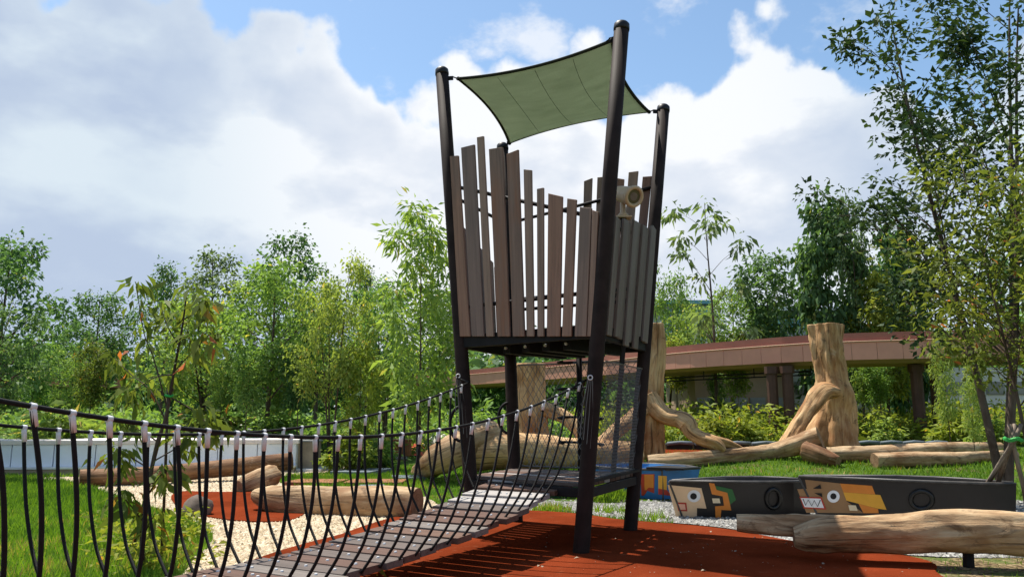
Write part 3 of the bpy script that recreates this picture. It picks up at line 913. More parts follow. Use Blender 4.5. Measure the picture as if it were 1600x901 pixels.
TL = [
    ('broad', 'leaf_dark', 20, 378, 19, 0.85, 'big dark green tree at the far left edge of the picture'),
    ('broad2', 'leaf_dark', -20, 470, 16, .9, 'dark bushy tree cut off by the left picture border'),
    ('broad', 'leaf_dark', 155, 462, 36, .9, 'small round dark tree standing alone against the left sky'),
    ('broad2', 'leaf_mid', 110, 540, 27, 1.0, 'low green tree between the big left tree and the sapling'),
    ('airy', 'leaf_dark', 268, 418, 33, .75, 'dark leafy treetop just above the yellowish sapling'),
    ('airy', 'leaf_grey', 335, 395, 38, 1.0, 'greyish airy treetop peeking over the light green tree'),
    ('broad2', 'leaf_pale', 345, 432, 23, 1.1, 'light green many-stemmed tree right of the sapling'),
    ('airy', 'leaf_dark', 455, 372, 31, .9, 'tall airy dark tree with the highest twigs left of the tower'),
    ('broad', 'leaf_mid', 430, 415, 22, 0.95, 'full mid green tree in the middle of the left grove'),
    ('broad2', 'leaf_pale', 528, 397, 20, .62, 'slim pale green tree in the left grove beside the dark ones'),
    ('airy', 'leaf_dark', 578, 425, 32, .8, 'dark treetop between the slim pale trees'),
    ('broad', 'leaf_dark', 500, 470, 29, 1.0, 'deep green tree filling the grove behind the slim pale tree'),
    ('broad2', 'leaf_mid', 608, 425, 24, 0.8, 'green tree just left of the tower below the tall pale crown'),
    ('bamboo', 'leaf_pale', 662, 322, 17, 0.8, 'tall pale long-leaved tree touching the left tower post'),
    ('slim', 'leaf_mid', 690, 450, 24, .9, 'narrow green tree directly behind the left tower post'),
    ('bamboo', 'leaf_yellow', 565, 530, 20, .8, 'young yellow green tree near the far end of the bridge rope'),
    ('broad2', 'leaf_mid', 1035, 400, 36, 0.55, 'green tree showing just right of the right tower post'),
    ('broad', 'leaf_mid', 760, 520, 54, .9, 'green tree seen through the tower under the upper deck'),
    ('broad2', 'leaf_dark', 860, 510, 55, .9, 'dark tree seen below the middle of the palisade'),
    ('broad', 'leaf_mid', 950, 520, 52, .9, 'tree behind the walkway seen between the right posts'),
    ('sparse', 'leaf_grey', 1105, 308, 29.5, 1.0, 'spindly almost bare tree with leaf tufts right of the tower'),
    ('broad2', 'leaf_pale', 1085, 470, 34, 0.8, 'bright green bush-like tree at the foot of the spindly tree'),
    ('broad', 'leaf_mid', 1145, 455, 35, 0.8, 'bright green tree behind the walkway right of the spindly tree'),
    ('slim', 'leaf_dark', 1193, 400, 33, .95, 'thin tree with a small round dark crown behind the walkway'),
    ('broad2', 'leaf_yellow', 1180, 500, 34, .9, 'yellow green bushy tree below the small round crown'),
    ('bigleaf', 'leaf_dark', 1285, 303, 31, 0.55, 'large-leaved dark green tree above the tall carved stump'),
    ('airy', 'leaf_grey', 1325, 310, 30, 0.4, 'half bare twiggy tree behind the large-leaved tree'),
    ('bigleaf', 'leaf_dark', 1395, 345, 33, 0.5, 'dark drooping tree between the stump and the staked tree'),
    ('column', 'leaf_yellow', 1372, 435, 29.5, 0.9, 'rounded yellow green tree over the walkway right of the stump'),
    ('bamboo', 'leaf_pale', 1468, 500, 19.5, .5, 'pale long-leaved young tree in front of the walkway'),
    ('broad', 'leaf_dark', 1590, 330, 31, 0.6, 'dark tree behind the staked tree at the right border'),
    ('broad2', 'leaf_mid', 1660, 420, 20, 1.0, 'green tree leaving the picture at the right border'),
    ('slim', 'leaf_mid', 1345, 560, 27, .8, 'slender sapling just right of the carved stump'),
    ('slim', 'leaf_mid', 1120, 585, 30, 1.0, 'slender sapling under the walkway left of the twin columns'),
    ('slim', 'leaf_yellow', 1055, 530, 33, .7, 'young yellow sapling behind the curved root'),
    ('bamboo', 'leaf_pale', 1512, 590, 17, .6, 'small light sapling with thin leaves beside the brown column'),
    ('slim', 'leaf_pale', 1150, 540, 28, 1.0, 'slender pale stemmed sapling above the middle of the curved root'),
    ('slim', 'leaf_mid', 1370, 560, 26.5, 1.0, 'slender pale stemmed sapling close right of the great stump'),
    ('slim', 'leaf_pale', 1520, 550, 20, .6, 'slender pale stemmed sapling between brown column and staked tree'),
    ('slim', 'leaf_mid', 350, 560, 21.5, .7, 'slender pale stemmed sapling behind the white rock'),
    ('slim', 'leaf_mid', 440, 565, 22.5, .7, 'slender pale stemmed sapling over the earth mound'),
    ('slim', 'leaf_pale', 590, 560, 22, .7, 'slender pale stemmed sapling left of the slanting log'),
    ('slim', 'leaf_dark', 470, 540, 21, .9, 'thin stemmed sapling at the front of the left grove'),
    ('slim', 'leaf_mid', 390, 545, 20.5, .9, 'thin stemmed sapling in front of the light green tree'),
    ('slim', 'leaf_mid', 60, 530, 23, .9, 'narrow green tree behind the left end of the basin'),
    ('slim', 'leaf_olive', 150, 540, 23, .9, 'olive young tree behind the basin'),
]
for t in TL: tree_px(*t, bark='bark_pale' if 'pale stem' in t[6] else 'bark')

# shrubs that can be told apart
SH = [(545, 676, 18.5, 'leaf_yellow', 'bright yellow green shrub by the boulders behind the bridge'), (588, 684, 19.5, 'leaf_mid', 'green shrub left of the wooden planter'), (503, 684, 20.5, 'leaf_mid', 'leafy shrub beside the grey end of the basin'),
      (85, 640, 19.5, 'leaf_pale', 'light shrub behind the left part of the basin'), (320, 640, 21, 'leaf_olive', 'olive shrub behind the middle of the basin'), (420, 645, 21.5, 'leaf_mid', 'green shrub behind the right part of the basin'),
      (1110, 652, 23.5, 'leaf_yellow', 'yellowish shrub above the curved root'), (1165, 655, 23.5, 'leaf_yellow', 'yellow shrub left of the twin columns'), (1380, 655, 23, 'leaf_pale', 'light shrub between stump and column'), (1490, 640, 21, 'leaf_yellow', 'yellow green shrub right of the brown column'), (1545, 650, 20, 'leaf_pale', 'pale shrub behind the staked tree')]
for px, top, Y, mat, lab in SH:
    tree_px('shrub', mat, px, top, Y, 1.25, lab, name='shrub', group='shrubs in the planting beds', cat='shrub')


def foliage_mass(name, n, per, xr, yr, hfun, sig, L, W, mat, label, cat, seed, cond=None):
    r = np.random.default_rng(seed); cen = []
    while len(cen) < n:
        x = r.uniform(*xr); y = r.uniform(*yr)
        if abs(x) > y * 0.80 + 3: continue
        if cond and not cond(x, y): continue
        h = hfun(r, x, y)
        cen.append((x, y, HT(x, y) + h))
    V, var = leaves_at(r, cen, per, sig, L, W, 0.1, 0.8)
    tag(mesh_np(name, V, None, 4, var, M[mat]), label, cat, kind='stuff')


def hlow(r, x, y): return max(0.08, 0.15 + 0.75 * abs(mnoise.noise(Vector((x * .55, y * .55, 1.0))))) * r.random() ** .7 * 1.9


foliage_mass('undergrowth', 3600, 16, (2, 26), (23.2, 34), hlow, .17, .21, .036, 'leaf_yellow', 'yellow green undergrowth below and behind the walkway', 'undergrowth', 21)
foliage_mass('ground_cover', 2300, 15, (-26, 2), (20.6, 34), hlow, .20, .24, .042, 'leaf_mid', 'green ground cover beneath the grove on the left', 'undergrowth', 22, lambda x, y: not (x > -6 and y < 22.5))
foliage_mass('far_woodland', 2600, 16, (-60, 60), (44, 62), lambda r, x, y: r.uniform(0, 4.6) + 1.2 * mnoise.noise(Vector((x * .12, 0, 0))), .5, .62, .16, 'leaf_dark', 'far wood closing the view behind the nearer trees', 'wood', 23)


# ------------------------------------------------------------------ elevated walkway
def make_walkway():
    ctrl = []
    for px, Y in ((1900, 23.5), (1700, 22.6), (1540, 22.8), (1300, 24.0), (1160, 26.0), (1030, 29.0), (900, 34.5), (750, 42.0), (640, 47.0), (500, 50.0), (330, 50.0), (150, 46.0), (-40, 40.0)):
        ctrl.append(Vector(((px - 800) / FPX * Y * 1.012, Y, 0)))
    path = catmull(ctrl, 24)
    # resample evenly
    d = [0.0]
    for a, b in zip(path, path[1:]): d.append(d[-1] + (b - a).length)
    step = 0.72; n = int(d[-1] / step)
    P = []
    for i in range(n + 1):
        s = i * step
        P.append(Vector((np.interp(s, d, [p.x for p in path]), np.interp(s, d, [p.y for p in path]), 0)))
    NN = []
    for i in range(n + 1):
        t = (P[min(i + 1, n)] - P[max(i - 1, 0)]).normalized()
        NN.append(Vector((-t.y, t.x, 0)))          # side towards the camera
    for i in range(n + 1):
        if NN[i].y > 0: NN[i] = -NN[i]
    e = empty('elevated_walkway', (P[n // 3].x, P[n // 3].y, HT(P[n // 3].x, P[n // 3].y)))
    tag(e, 'long curved elevated walkway with terracotta panel sides behind the playground', 'walkway')
    ZB, ZT = 3.02, 3.56
    wd = 2.6
    # deck slab with sloping soffit
    mb = MB()
    for i in range(n + 1):
        a = P[i]; nn = NN[i]
        mb.v += [tuple(a - nn * 0.03 + Vector((0, 0, ZB + .05))), tuple(a - nn * 0.35 + Vector((0, 0, ZB - .10))), tuple(a - nn * (wd - .35) + Vector((0, 0, ZB - .10))), tuple(a - nn * (wd - .03) + Vector((0, 0, ZB + .05))), tuple(a - nn * (wd - .03) + Vector((0, 0, ZT - .1))), tuple(a - nn * .03 + Vector((0, 0, ZT - .1)))]
    for i in range(n):
        for k in range(6):
            a = i * 6 + k; b = i * 6 + (k + 1) % 6
            mb.face([a, b, b + 6, a + 6])
    mb.build('deck_slab', M['soffit'], e)
    # parapet coping, set back, darker
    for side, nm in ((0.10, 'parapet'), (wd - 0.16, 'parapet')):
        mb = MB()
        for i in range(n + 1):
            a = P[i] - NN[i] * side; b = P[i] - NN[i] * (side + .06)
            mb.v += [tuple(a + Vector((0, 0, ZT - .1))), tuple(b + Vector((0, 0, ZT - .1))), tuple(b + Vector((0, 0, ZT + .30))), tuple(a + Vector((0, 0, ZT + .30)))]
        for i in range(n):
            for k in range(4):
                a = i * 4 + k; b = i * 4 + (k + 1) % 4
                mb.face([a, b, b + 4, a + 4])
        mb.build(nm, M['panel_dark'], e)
    rl = [P[i] + NN[i] * 0.02 + Vector((0, 0, ZT + .02)) for i in range(n + 1)]
    mb = MB(); mb.tube(rl, 0.022, 5); mb.build('rail_pipe', M['soffit'], e, smooth=True)
    rng_ = random.Random(3)
    for i in range(n):
        a, b = P[i], P[i + 1]
        if a.y > 49.5: continue
        g = 0.012
        t = (b - a).normalized(); a2 = a + t * g / 2; b2 = b - t * g / 2
        o_ = NN[i] * rng_.uniform(0.0, 0.004)
        q = [a2, b2, b2 - NN[i + 1] * .026, a2 - NN[i] * .026]
        m2 = MB(); m2.hexa([v + o_ + Vector((0, 0, ZB)) for v in q] + [v + o_ + Vector((0, 0, ZT)) for v in q])
        m2.build('fascia_panel', M['panel'], e)
    # columns
    for px, Y in ((1199, 25.2), (1223, 25.0), (1421, 24.2), (1450, 24.6), (655, 47.5), (690, 46.0), (1640, 23.6), (905, 35.2)):
        x = (px - 800) / FPX * Y * 1.012
        mb = MB(); mb.tube([(x, Y, HT(x, Y) - .1), (x, Y, 1.2), (x, Y, ZB - .12)], [.19, .18, .18], 10)
        mb.tube([(x, Y, ZB - .35), (x, Y, ZB - .12)], [.24, .24], 10)
        mb.build('column', M['column'], e, smooth=False)
    # service pipes hung below the soffit on short hangers
    i0 = None
    seg = [P[i] - NN[i] * 0.7 + Vector((0, 0, ZB - .28)) for i in range(n + 1) if 4.6 < P[i].x < 9.6 and P[i].y < 33]
    mb = MB(); mb.tube(seg, 0.03, 5); mb.tube([p + Vector((0, 0, -.12)) for p in seg], 0.025, 5)
    for p in seg[::3]: mb.tube([p + Vector((0, 0, .19)), p + Vector((0, 0, -.12))], .018, 4)
    mb.build('service_pipe', M['steel'], e)


make_walkway()


# ------------------------------------------------------------------ buildings beyond the trees
def building(name, px0, px1, Y, top, label, wallmat, rows=(), slope=0.0, depth=6.0, roof=None, base=None):
    a = D(px0, top, Y); b = D(px1, top, Y)
    z0 = HT(a.x, Y) - .2 if base is None else base
    e = empty(name, ((a.x + b.x) / 2, Y, max(z0, 0)))
    mb = MB(); mb.box(((a.x + b.x) / 2, Y + depth / 2, (a.z + z0) / 2), (b.x - a.x, depth, a.z - z0)); mb.build('wall', wallmat, e)
    if roof:
        mb = MB(); mb.box(((a.x + b.x) / 2, Y + depth / 2 - .2, a.z + .15), (b.x - a.x + .8, depth + .8, .3)); mb.build('roof', roof, e)
    for (zf0, zf1, nwin, mat) in rows:
        w = (b.x - a.x) / nwin
        for i in range(nwin):
            zz0 = z0 + (a.z - z0) * zf0; zz1 = z0 + (a.z - z0) * zf1
            mb = MB(); mb.box((a.x + w * (i + .5), Y - .02, (zz0 + zz1) / 2), (w * .86, .08, zz1 - zz0)); f = mb.build('window', M['concrete'], e)
            mb = MB(); mb.box((a.x + w * (i + .5), Y - .05, (zz0 + zz1) / 2), (w * .74, .06, (zz1 - zz0) * .86)); mb.build('pane', mat, f)
    tag(e, label, 'building')
    return e


building('office_building', 1200, 1345, 66, 486, 'pale building with teal window bands between the trees behind the stump', M['concrete'], [(.60, .78, 7, M['teal']), (.84, .95, 7, M['teal'])], roof=M['white_wall'])
building('office_building', 1035, 1112, 62, 476, 'teal glazed building behind the trees right of the tower', M['concrete'], [(.55, .80, 5, M['teal']), (.83, .97, 5, M['teal'])], roof=M['teal'])
building('site_wall', 1238, 1700, 34, 574, 'long white building wall seen under the walkway on the right', M['white_wall'], [(.62, .80, 14, M['concrete'])])
building('tan_shed', 1085, 1222, 32, 576, 'tan walled shed seen under the walkway left of the columns', M['tan_wall'], [(.1, .6, 5, M['concrete'])], roof=M['concrete'])
for k, (px, lab) in enumerate(((1057, 'white pole with a cross arm left of the spindly tree'), (1102, 'white pole with a cross arm right beside the spindly tree'))):
    p = D(px, 500, 38)
    e = empty('utility_pole', (p.x, 38, HT(p.x, 38))); tag(e, lab, 'pole')
    mb = MB(); mb.tube([(p.x, 38, .3), (p.x, 38, p.z + .2)], .09, 8); mb.build('shaft', M['white_wall'], e)
    mb = MB(); mb.beam((p.x - .5, 37.9, p.z), (p.x + 1.2, 37.9, p.z - .1), .1, .12); mb.build('cross_arm', M['white_wall'], e)


# ------------------------------------------------------------------ white basin on the left
def make_basin():
    a = G(-120, 742); b = G(462, 737)
    t = (b - a).normalized(); nrm = Vector((t.y, -t.x, 0))
    if nrm.y > 0: nrm = -nrm
    L = (b - a).length
    e = empty('water_basin', (a + b) / 2)
    tag(e, 'long low white basin wall behind the lawn on the left', 'basin')

    def blk(name, s0, s1, o0, o1, z0, z1, mat, par=e, bev=0.0):
        q = [a + t * s0 + nrm * o1, a + t * s1 + nrm * o1, a + t * s1 + nrm * o0, a + t * s0 + nrm * o0]
        mb = MB(); mb.hexa([v + Vector((0, 0, z0)) for v in q] + [v + Vector((0, 0, z1)) for v in q])
        return mb.build(name, mat, par, bevel=bev)
    blk('core', 0, L, -1.6, -.05, 0, .66, M['white_wall'])
    blk('coping', -.05, L + .05, -1.7, .06, .66, .76, M['basin_top'], bev=.015)
    blk('plinth', 0, L, -.05, .22, -.02, .12, M['plinth'], bev=.01)
    blk('white_ledge', -.02, L + .02, -.02, .26, .12, .17, M['white_wall'], bev=.01)
    n = 9; w = L / n
    for i in range(n):
        blk('panel', i * w + .012, (i + 1) * w - .012, -.05, .012 + .004 * (i % 3), .17, .655, M['basin_face'], bev=.004)
    # grey box and low white cap at the right end
    c = G(474, 736)
    e2 = empty('end_cabinet', c); tag(e2, 'small grey beige box at the right end of the white basin', 'box')
    mb = MB(); mb.box((c.x, c.y + .35, .38), (.52, .6, .62), 0.05); mb.build('body', M['plinth'], e2, bevel=.01)
    mb = MB(); mb.box((c.x, c.y + .35, .71), (.58, .66, .04), 0.05); mb.build('lid', M['concrete'], e2, bevel=.008)
    mb = MB(); mb.box((c.x, c.y + .30, .035), (.9, 1.0, .07), 0.05); mb.build('base_slab', M['white_wall'], e2, bevel=.01)
    p = G(204, 728)
    e3 = empty('wooden_stake', p); tag(e3, 'short brown wooden stake leaning in front of the white basin', 'stake')
    mb = MB(); mb.beam(p, p + Vector((.08, .02, .62)), .12, .07); mb.build('stake_post', M['crate_wood'], e3)
    mb = MB(); mb.tube([p + Vector((0.02, 0, .30)), p + Vector((.025, 0, .36))], .085, 8); mb.build('binding', M['steel'], e3)


make_basin()


# ------------------------------------------------------------------ logs, trunks and rocks
def log_fn(seed, amp=0.10, knots=3, length=3.0, flute=0.0):
    r = random.Random(seed)
    kn = [(r.uniform(.05, .95), r.uniform(0, 6.28), r.uniform(.12, .28), r.uniform(.08, .25)) for _ in range(knots)]

    def f(acc, a, t):
        v = 1 + amp * mnoise.noise(Vector((acc * 1.1 + seed, math.cos(a) * 1.1, math.sin(a) * 1.1)))
        v += amp * .55 * mnoise.noise(Vector((acc * .55 + seed * 3, math.cos(a) * 3.2, math.sin(a) * 3.2)))
        v += amp * .45 * mnoise.noise(Vector((acc * 4, math.cos(a) * 4, math.sin(a) * 4 + seed)))
        v -= amp * .9 * max(0, abs(mnoise.noise(Vector((acc * .5 + 7, math.cos(a) * 2.2 + seed, math.sin(a) * 2.2)))) * -6 + .6)
        if flute:
            wv = a * 4 + 1.3 * mnoise.noise(Vector((acc * .8, a, seed))) * 2 + acc * .5
            v += flute * (abs(math.sin(wv)) - .5) * (1.1 + .5 * math.sin(a + seed))
        for kt, ka, kr, kh in kn:
            da = (a - ka + math.pi) % (2 * math.pi) - math.pi
            q = ((t - kt) * length / kr) ** 2 + (da / (kr * 2.2)) ** 2
            v += kh * math.exp(-q)
        return v
    return f


def log(name, pts, radii, label, mat='log', seed=1, amp=0.12, knots=3, per=10, n=22, cat='log', parent=None, branches=(), squash=1.0, flute=0.0):
    path = catmull(pts, per)
    rad = lerp_list(radii, len(path))
    L = sum((b - a).length for a, b in zip(path, path[1:]))
    mb = MB(); mb.tube(path, rad, n, True, 0, 1, log_fn(seed, amp, knots, L, flute), squash=squash)
    if parent is None and not branches:
        o = mb.build(name, [M[mat], M['logend']], None, smooth=True, origin=pts[0])
        tag(o, label, cat); return o
    if parent is not None:
        return mb.build(name, [M[mat], M['logend']], parent, smooth=True)
    e = empty(name, pts[0]); tag(e, label, cat)
    mb.build('stem', [M[mat], M['logend']], e, smooth=True)
    for k, (bn, bp, br) in enumerate(branches):
        pth = catmull(bp, per); m2 = MB()
        m2.tube(pth, lerp_list(br, len(pth)), 20, True, 0, 1, log_fn(seed + 7 * k + 3, amp * 1.6, 5, 1.5))
        m2.build(bn, [M[mat], M['logend']], e, smooth=True)
    return e


def lift(p, dz): return Vector((p.x, p.y, p.z + dz))


def foot(px, Y, dz=-.25):               # a point in the ground at distance Y under a pixel column
    x = D(px, 700, Y).x; return Vector((x, Y, HT(x, Y) + dz))


def lie(px, py, r):                     # where a log of radius r seen at a pixel rests on the slope
    lo, hi = 8.0, 30.0
    for _ in range(40):
        Y = (lo + hi) / 2; p = D(px, py, Y)
        if p.z - HT(p.x, Y) > r * .85: lo = Y
        else: hi = Y
    return D(px, py, Y)


# long log in the front right, resting on a short leg
fl = [D(1240, 838, 7.22), D(1256, 838, 7.20), D(1285, 836, 7.15), D(1340, 835, 7.08), D(1420, 834, 7.0), D(1520, 831, 6.9), D(1620, 832, 6.8), D(1760, 836, 6.7)]
e = log('long_log', fl, [.085, .125, .145, .155, .163, .172, .175, .17], 'long thick weathered log lying across the lower right in front of the boats', 'log', 3, .20, 8, per=18, n=40, branches=(('thin_end', [D(1151, 815, 7.5), D(1200, 818, 7.42), D(1245, 820, 7.33), D(1320, 822, 7.2), D(1400, 826, 7.05)], [.078, .088, .095, .10, .09]),))
c = G(1513, 886)
mb = MB(); mb.tube([lift(c, -.05), lift(c, .14) + Vector((.012, 0, 0)), lift(c, .27) + Vector((.02, .02, 0))], [.05, .045, .045], 8); mb.build('support_leg', M['steel'], e)

# fallen logs on the left
l1a, l1b = G(128, 760), G(448, 738)
log('fallen_log', [lift(D(124, 747, 14.6), 0), D(230, 742, 15.2), D(350, 731, 16.0), D(456, 720, 16.6)], [.165, .165, .175, .185], 'straight round brown log propped in front of the white basin', 'log_dark', 5, .05, 1)
log('driftwood_stump', [D(372, 762, 13.6), D(395, 752, 13.9), D(425, 742, 14.5)], [.13, .17, .20], 'short pale stump block under the raised end of the round log', 'log', 6, .15, 2)
log('fallen_log', [D(398, 771, 11.1), D(415, 777, 11.0), D(450, 783, 10.9), D(540, 787, 10.7), D(610, 788, 10.5), D(652, 789, 10.4)], [.07, .15, .22, .245, .235, .225], 'thick pale log with a dark knob end lying on the cream pebbles', 'log', 8, .12, 3)
log('leaning_log', [lift(GT(655, 742), .05), D(690, 714, 14.9), D(735, 690, 15.2), D(775, 678, 15.5)], [.19, .30, .32, .28], 'slanting pale log left of the tower rising behind the bridge', 'log', 9, .15, 3)
# big trunk lying behind the tower, with its stump and limb
bt = [D(735, 706, 15.3), D(800, 704, 15.4), D(870, 708, 15.5), D(940, 712, 15.6), D(1000, 714, 15.7)]
log('lying_trunk', bt, [.36, .36, .34, .33, .30], 'large tan trunk lying on the grass behind the tower nets', 'trunk_art', 11, .12, 3)
log('carved_stump', [foot(832, 16.3), D(832, 668, 16.3), D(828, 620, 16.3), D(827, 568, 16.3)], [.42, .36, .34, .33], 'upright tan stump behind the tower with a limb running down to the right', 'trunk_art', 12, .14, 3, branches=(('limb', [D(845, 636, 16.2), D(880, 650, 16.0), D(905, 672, 15.8), D(925, 700, 15.6)], [.16, .15, .14, .13]),))
# tall trunk close to the right post, with its long root
log('tall_carved_trunk', [foot(1012, 16.8), D(1013, 660, 16.8), D(1017, 600, 16.8), D(1022, 555, 16.8), D(1021, 506, 16.8)], [.36, .33, .27, .24, .22], 'tall carved tan trunk just behind the right tower post with a long root', 'trunk_art', 14, .16, 4, per=14, n=40, flute=.10, branches=(
    ('root', [D(1014, 618, 16.6), D(1026, 637, 16.5), D(1042, 650, 16.4), D(1062, 655, 16.3), D(1075, 664, 16.2), D(1081, 676, 16.1), D(1096, 685, 16.0), D(1116, 692, 15.9), D(1130, 704, 15.9)], [.20, .19, .17, .17, .18, .14, .13, .14, .09]),
    ('root', [D(1118, 688, 15.95), D(1140, 693, 16.1), D(1160, 702, 16.2)], [.10, .08, .05]),
    ('limb', [D(1006, 640, 16.6), D(985, 655, 16.3), D(950, 684, 16.0), D(930, 702, 15.9)], [.16, .15, .15, .13])))
# the great stump on the right
log('great_carved_stump', [foot(1302, 17.6), D(1300, 690, 17.6), D(1303, 640, 17.6), D(1300, 590, 17.6), D(1294, 545, 17.6), D(1292, 507, 17.6)], [.62, .53, .40, .335, .335, .36], 'great tan carved tree stump on the right with a limb propped against it', 'trunk_art', 17, .22, 6, per=14, n=56, flute=.16, branches=(
    ('limb', [D(1308, 612, 17.0), D(1288, 612, 16.9), D(1272, 630, 16.85), D(1254, 655, 16.8), D(1240, 676, 16.75), D(1226, 700, 16.7)], [.13, .19, .19, .17, .16, .16]),
    ))
# pale logs on the slope
a_ = lie(1150, 711, .15)
log('pale_log', [lie(1012, 721, .12), lie(1060, 719, .14), a_, lie(1205, 706, .16), D(1248, 694, a_.y + .2), D(1282, 684, a_.y)], [.12, .15, .16, .165, .20, .26], 'pale log with a raised root end lying above the first painted boat', 'log', 20, .18, 4)
log('pale_log', [D(1262, 706, a_.y - .1), D(1285, 713, a_.y - .4), lie(1310, 722, .10)], [.22, .19, .12], 'gnarled dark root piece below the raised end of the pale log', 'log_dark', 22, .25, 3)
log('pale_log', [lie(1290, 711, .16), lie(1380, 708, .16), lie(1470, 702, .15), lie(1565, 698, .11)], [.16, .17, .16, .11], 'long pale log behind, running to the right across the slope', 'log', 23, .14, 2)
log('pale_log', [lie(1366, 720, .14), lie(1420, 718, .15), lie(1500, 716, .12), lie(1585, 709, .09)], [.15, .155, .13, .10], 'thinner pale log with a cut end in front of the long one on the slope', 'log', 25, .16, 3)


def rock(px, py, size, mat, label, seed, on=None, rz=0.0, name='rock'):
    p = GT(px, py) if on is None else on
    r = random.Random(seed); mb = MB()
    nu, nv = 14, 9
    for j in range(nv + 1):
        th = math.pi * j / nv
        for i in range(nu):
            ph = 2 * math.pi * i / nu
            d = Vector((math.sin(th) * math.cos(ph), math.sin(th) * math.sin(ph), math.cos(th)))
            k = 1 + .28 * mnoise.noise(d * 1.3 + Vector((seed, 0, 0))) + .10 * mnoise.noise(d * 3.5 + Vector((0, seed, 0)))
            mb.v.append((p.x + d.x * size[0] * k, p.y + d.y * size[1] * k, p.z + size[2] * .55 + d.z * size[2] * k))
    for j in range(nv):
        for i in range(nu):
            a = j * nu + i; b = j * nu + (i + 1) % nu
            mb.face([a, a + nu, b + nu, b])
    o = mb.build(name, M[mat], None, smooth=True, origin=p)
    tag(o, label, 'rock')


rock(306, 806, (.20, .18, .17), 'rock_grey', 'rounded brown boulder on the near edge of the red patch', 1)
rock(552, 727, (.34, .25, .17), 'rock', 'pale tan boulder on the lawn beside the yellow shrub', 2)
rock(527, 722, (.24, .22, .22), 'rock', 'tan rock just left of the pale boulder', 3)
rock(368, 690, (.7, .5, .42), 'rock_white', 'heap-like white rock behind the basin', 4)
rock(325, 688, (.6, .5, .5), 'rock', 'brownish rock behind the basin left of the white rock', 5)
rock(430, 672, (1.0, .8, .45), 'rock_grey', 'low brown mound of earth beneath the grove', 6)
rock(110, 700, (.55, .5, .55), 'rock_grey', 'dark rock behind the left end of the basin', 7)
rock(700, 700, (.8, .5, .28), 'rock_white', 'white rock showing behind the slanting log', 8)

# flat stepping slabs on the lawn
for k, (px, py, w, d, mat, lab) in enumerate(((565, 739, .95, 1.3, 'slate', 'blue grey stepping slab farthest from the bridge'), (495, 757, 1.0, .8, 'crate_wood', 'brown timber slab behind the thick pale log'), (588, 757, 1.1, .8, 'crate_wood', 'brown timber slab in front of the blue grey slab'), (580, 766, .45, .55, 'slate', 'small dark slab nearest the thick pale log'), (645, 750, .8, .8, 'slate', 'grey green slab near the slanting log'))):
    p = G(px, py); mb = MB(); mb.box((p.x, p.y, .035), (w, d, .10), .12 * (k - 2)); o = mb.build('stepping_slab', M[mat], origin=p, bevel=.012); tag(o, lab, 'slab', 'slabs on the lawn')
# wooden planter cube
p = GT(628, 716); e = empty('wooden_planter', p); tag(e, 'reddish wooden cube planter on the lawn behind the bridge', 'planter')
for k in range(5):
    mb = MB(); mb.box((p.x - .20 + .10 * k, p.y, p.z + .30), (.094, .40, .44)); mb.build('slat', M['crate_wood'], e, bevel=.006)
mb = MB(); mb.box((p.x, p.y, p.z + .04), (.34, .34, .09)); mb.build('base', M['concrete'], e)
mb = MB(); mb.box((p.x, p.y, p.z + .535), (.54, .44, .03)); mb.build('rim', M['crate_wood'], e, bevel=.006)
# dark edging beams behind the logs
for px0, px1, Y, lab in ((1040, 1215, 19.0, 'black low edging kerb behind the curved root'), (1335, 1475, 19.5, 'black low edging kerb right of the great stump')):
    a = D(px0, 694, Y); b = D(px1, 694, Y - .2); a.z = HT(a.x, Y); b.z = HT(b.x, Y)
    e = empty('edging_kerb', (a + b) / 2); tag(e, lab, 'kerb')
    nseg = 4
    for k in range(nseg):
        q0 = a.lerp(b, k / nseg); q1 = a.lerp(b, (k + 1) / nseg - .012)
        mb = MB(); mb.beam(q0 + Vector((0, 0, .10)), q1 + Vector((0, 0, .10 + .01 * (k % 2))), .28, .22); mb.build('kerb_block', M['black'], e, bevel=.03)
        mb = MB(); mb.tube([q0 + Vector((0, -.2, .20)), q0.lerp(q1, .5) + Vector((0, -.22, .23)), q1 + Vector((0, -.2, .21))], .045, 8); mb.build('pipe_roll', M['slate'], e, smooth=True)


# ------------------------------------------------------------------ the lookout tower
class Post:
    def __init__(s, bpx, tpx, topY):
        s.b = G(*bpx, 0.03); s.t = D(*tpx, topY)

    def at(s, z):
        k = (z - s.b.z) / (s.t.z - s.b.z); return s.b.lerp(s.t, k)


PF = Post((908, 862), (972, 34), 7.42)
PL = Post((741, 837), (690, 106), 8.85)
PR = Post((985, 827), (1037, 164), 9.42)
PB = Post((807, 814), (785, 224), 10.35)
POSTS = dict(F=PF, L=PL, R=PR, B=PB)
TC = (PF.b + PL.b + PR.b + PB.b) / 4
Z_LOW, Z_UP = 0.66, 2.20


def find(px, py, A, B, out=0.0, z0=3.0):
    """the (t, z) on the face between posts A and B that is seen at a pixel"""
    z = z0
    t = 0.5
    for _ in range(12):
        lo, hi = -0.3, 1.3
        up = proj(A.at(z).lerp(B.at(z), 1.0))[0] > proj(A.at(z).lerp(B.at(z), 0.0))[0]
        for _ in range(30):
            t = (lo + hi) / 2
            x = proj(A.at(z).lerp(B.at(z), t))[0]
            if (x < px) == up: lo = t
            else: hi = t
        lo, hi = -1.0, 8.0
        for _ in range(30):
            z = (lo + hi) / 2
            y = proj(A.at(z).lerp(B.at(z), t))[1]
            if y > py: lo = z
            else: hi = z
    return t, z


def outward(A, B, z=2.0):
    a, b = A.at(z), B.at(z); d = (b - a); d.z = 0; n = Vector((d.y, -d.x, 0)).normalized()
    if n.dot((a + b) / 2 - TC) < 0: n = -n
    return n


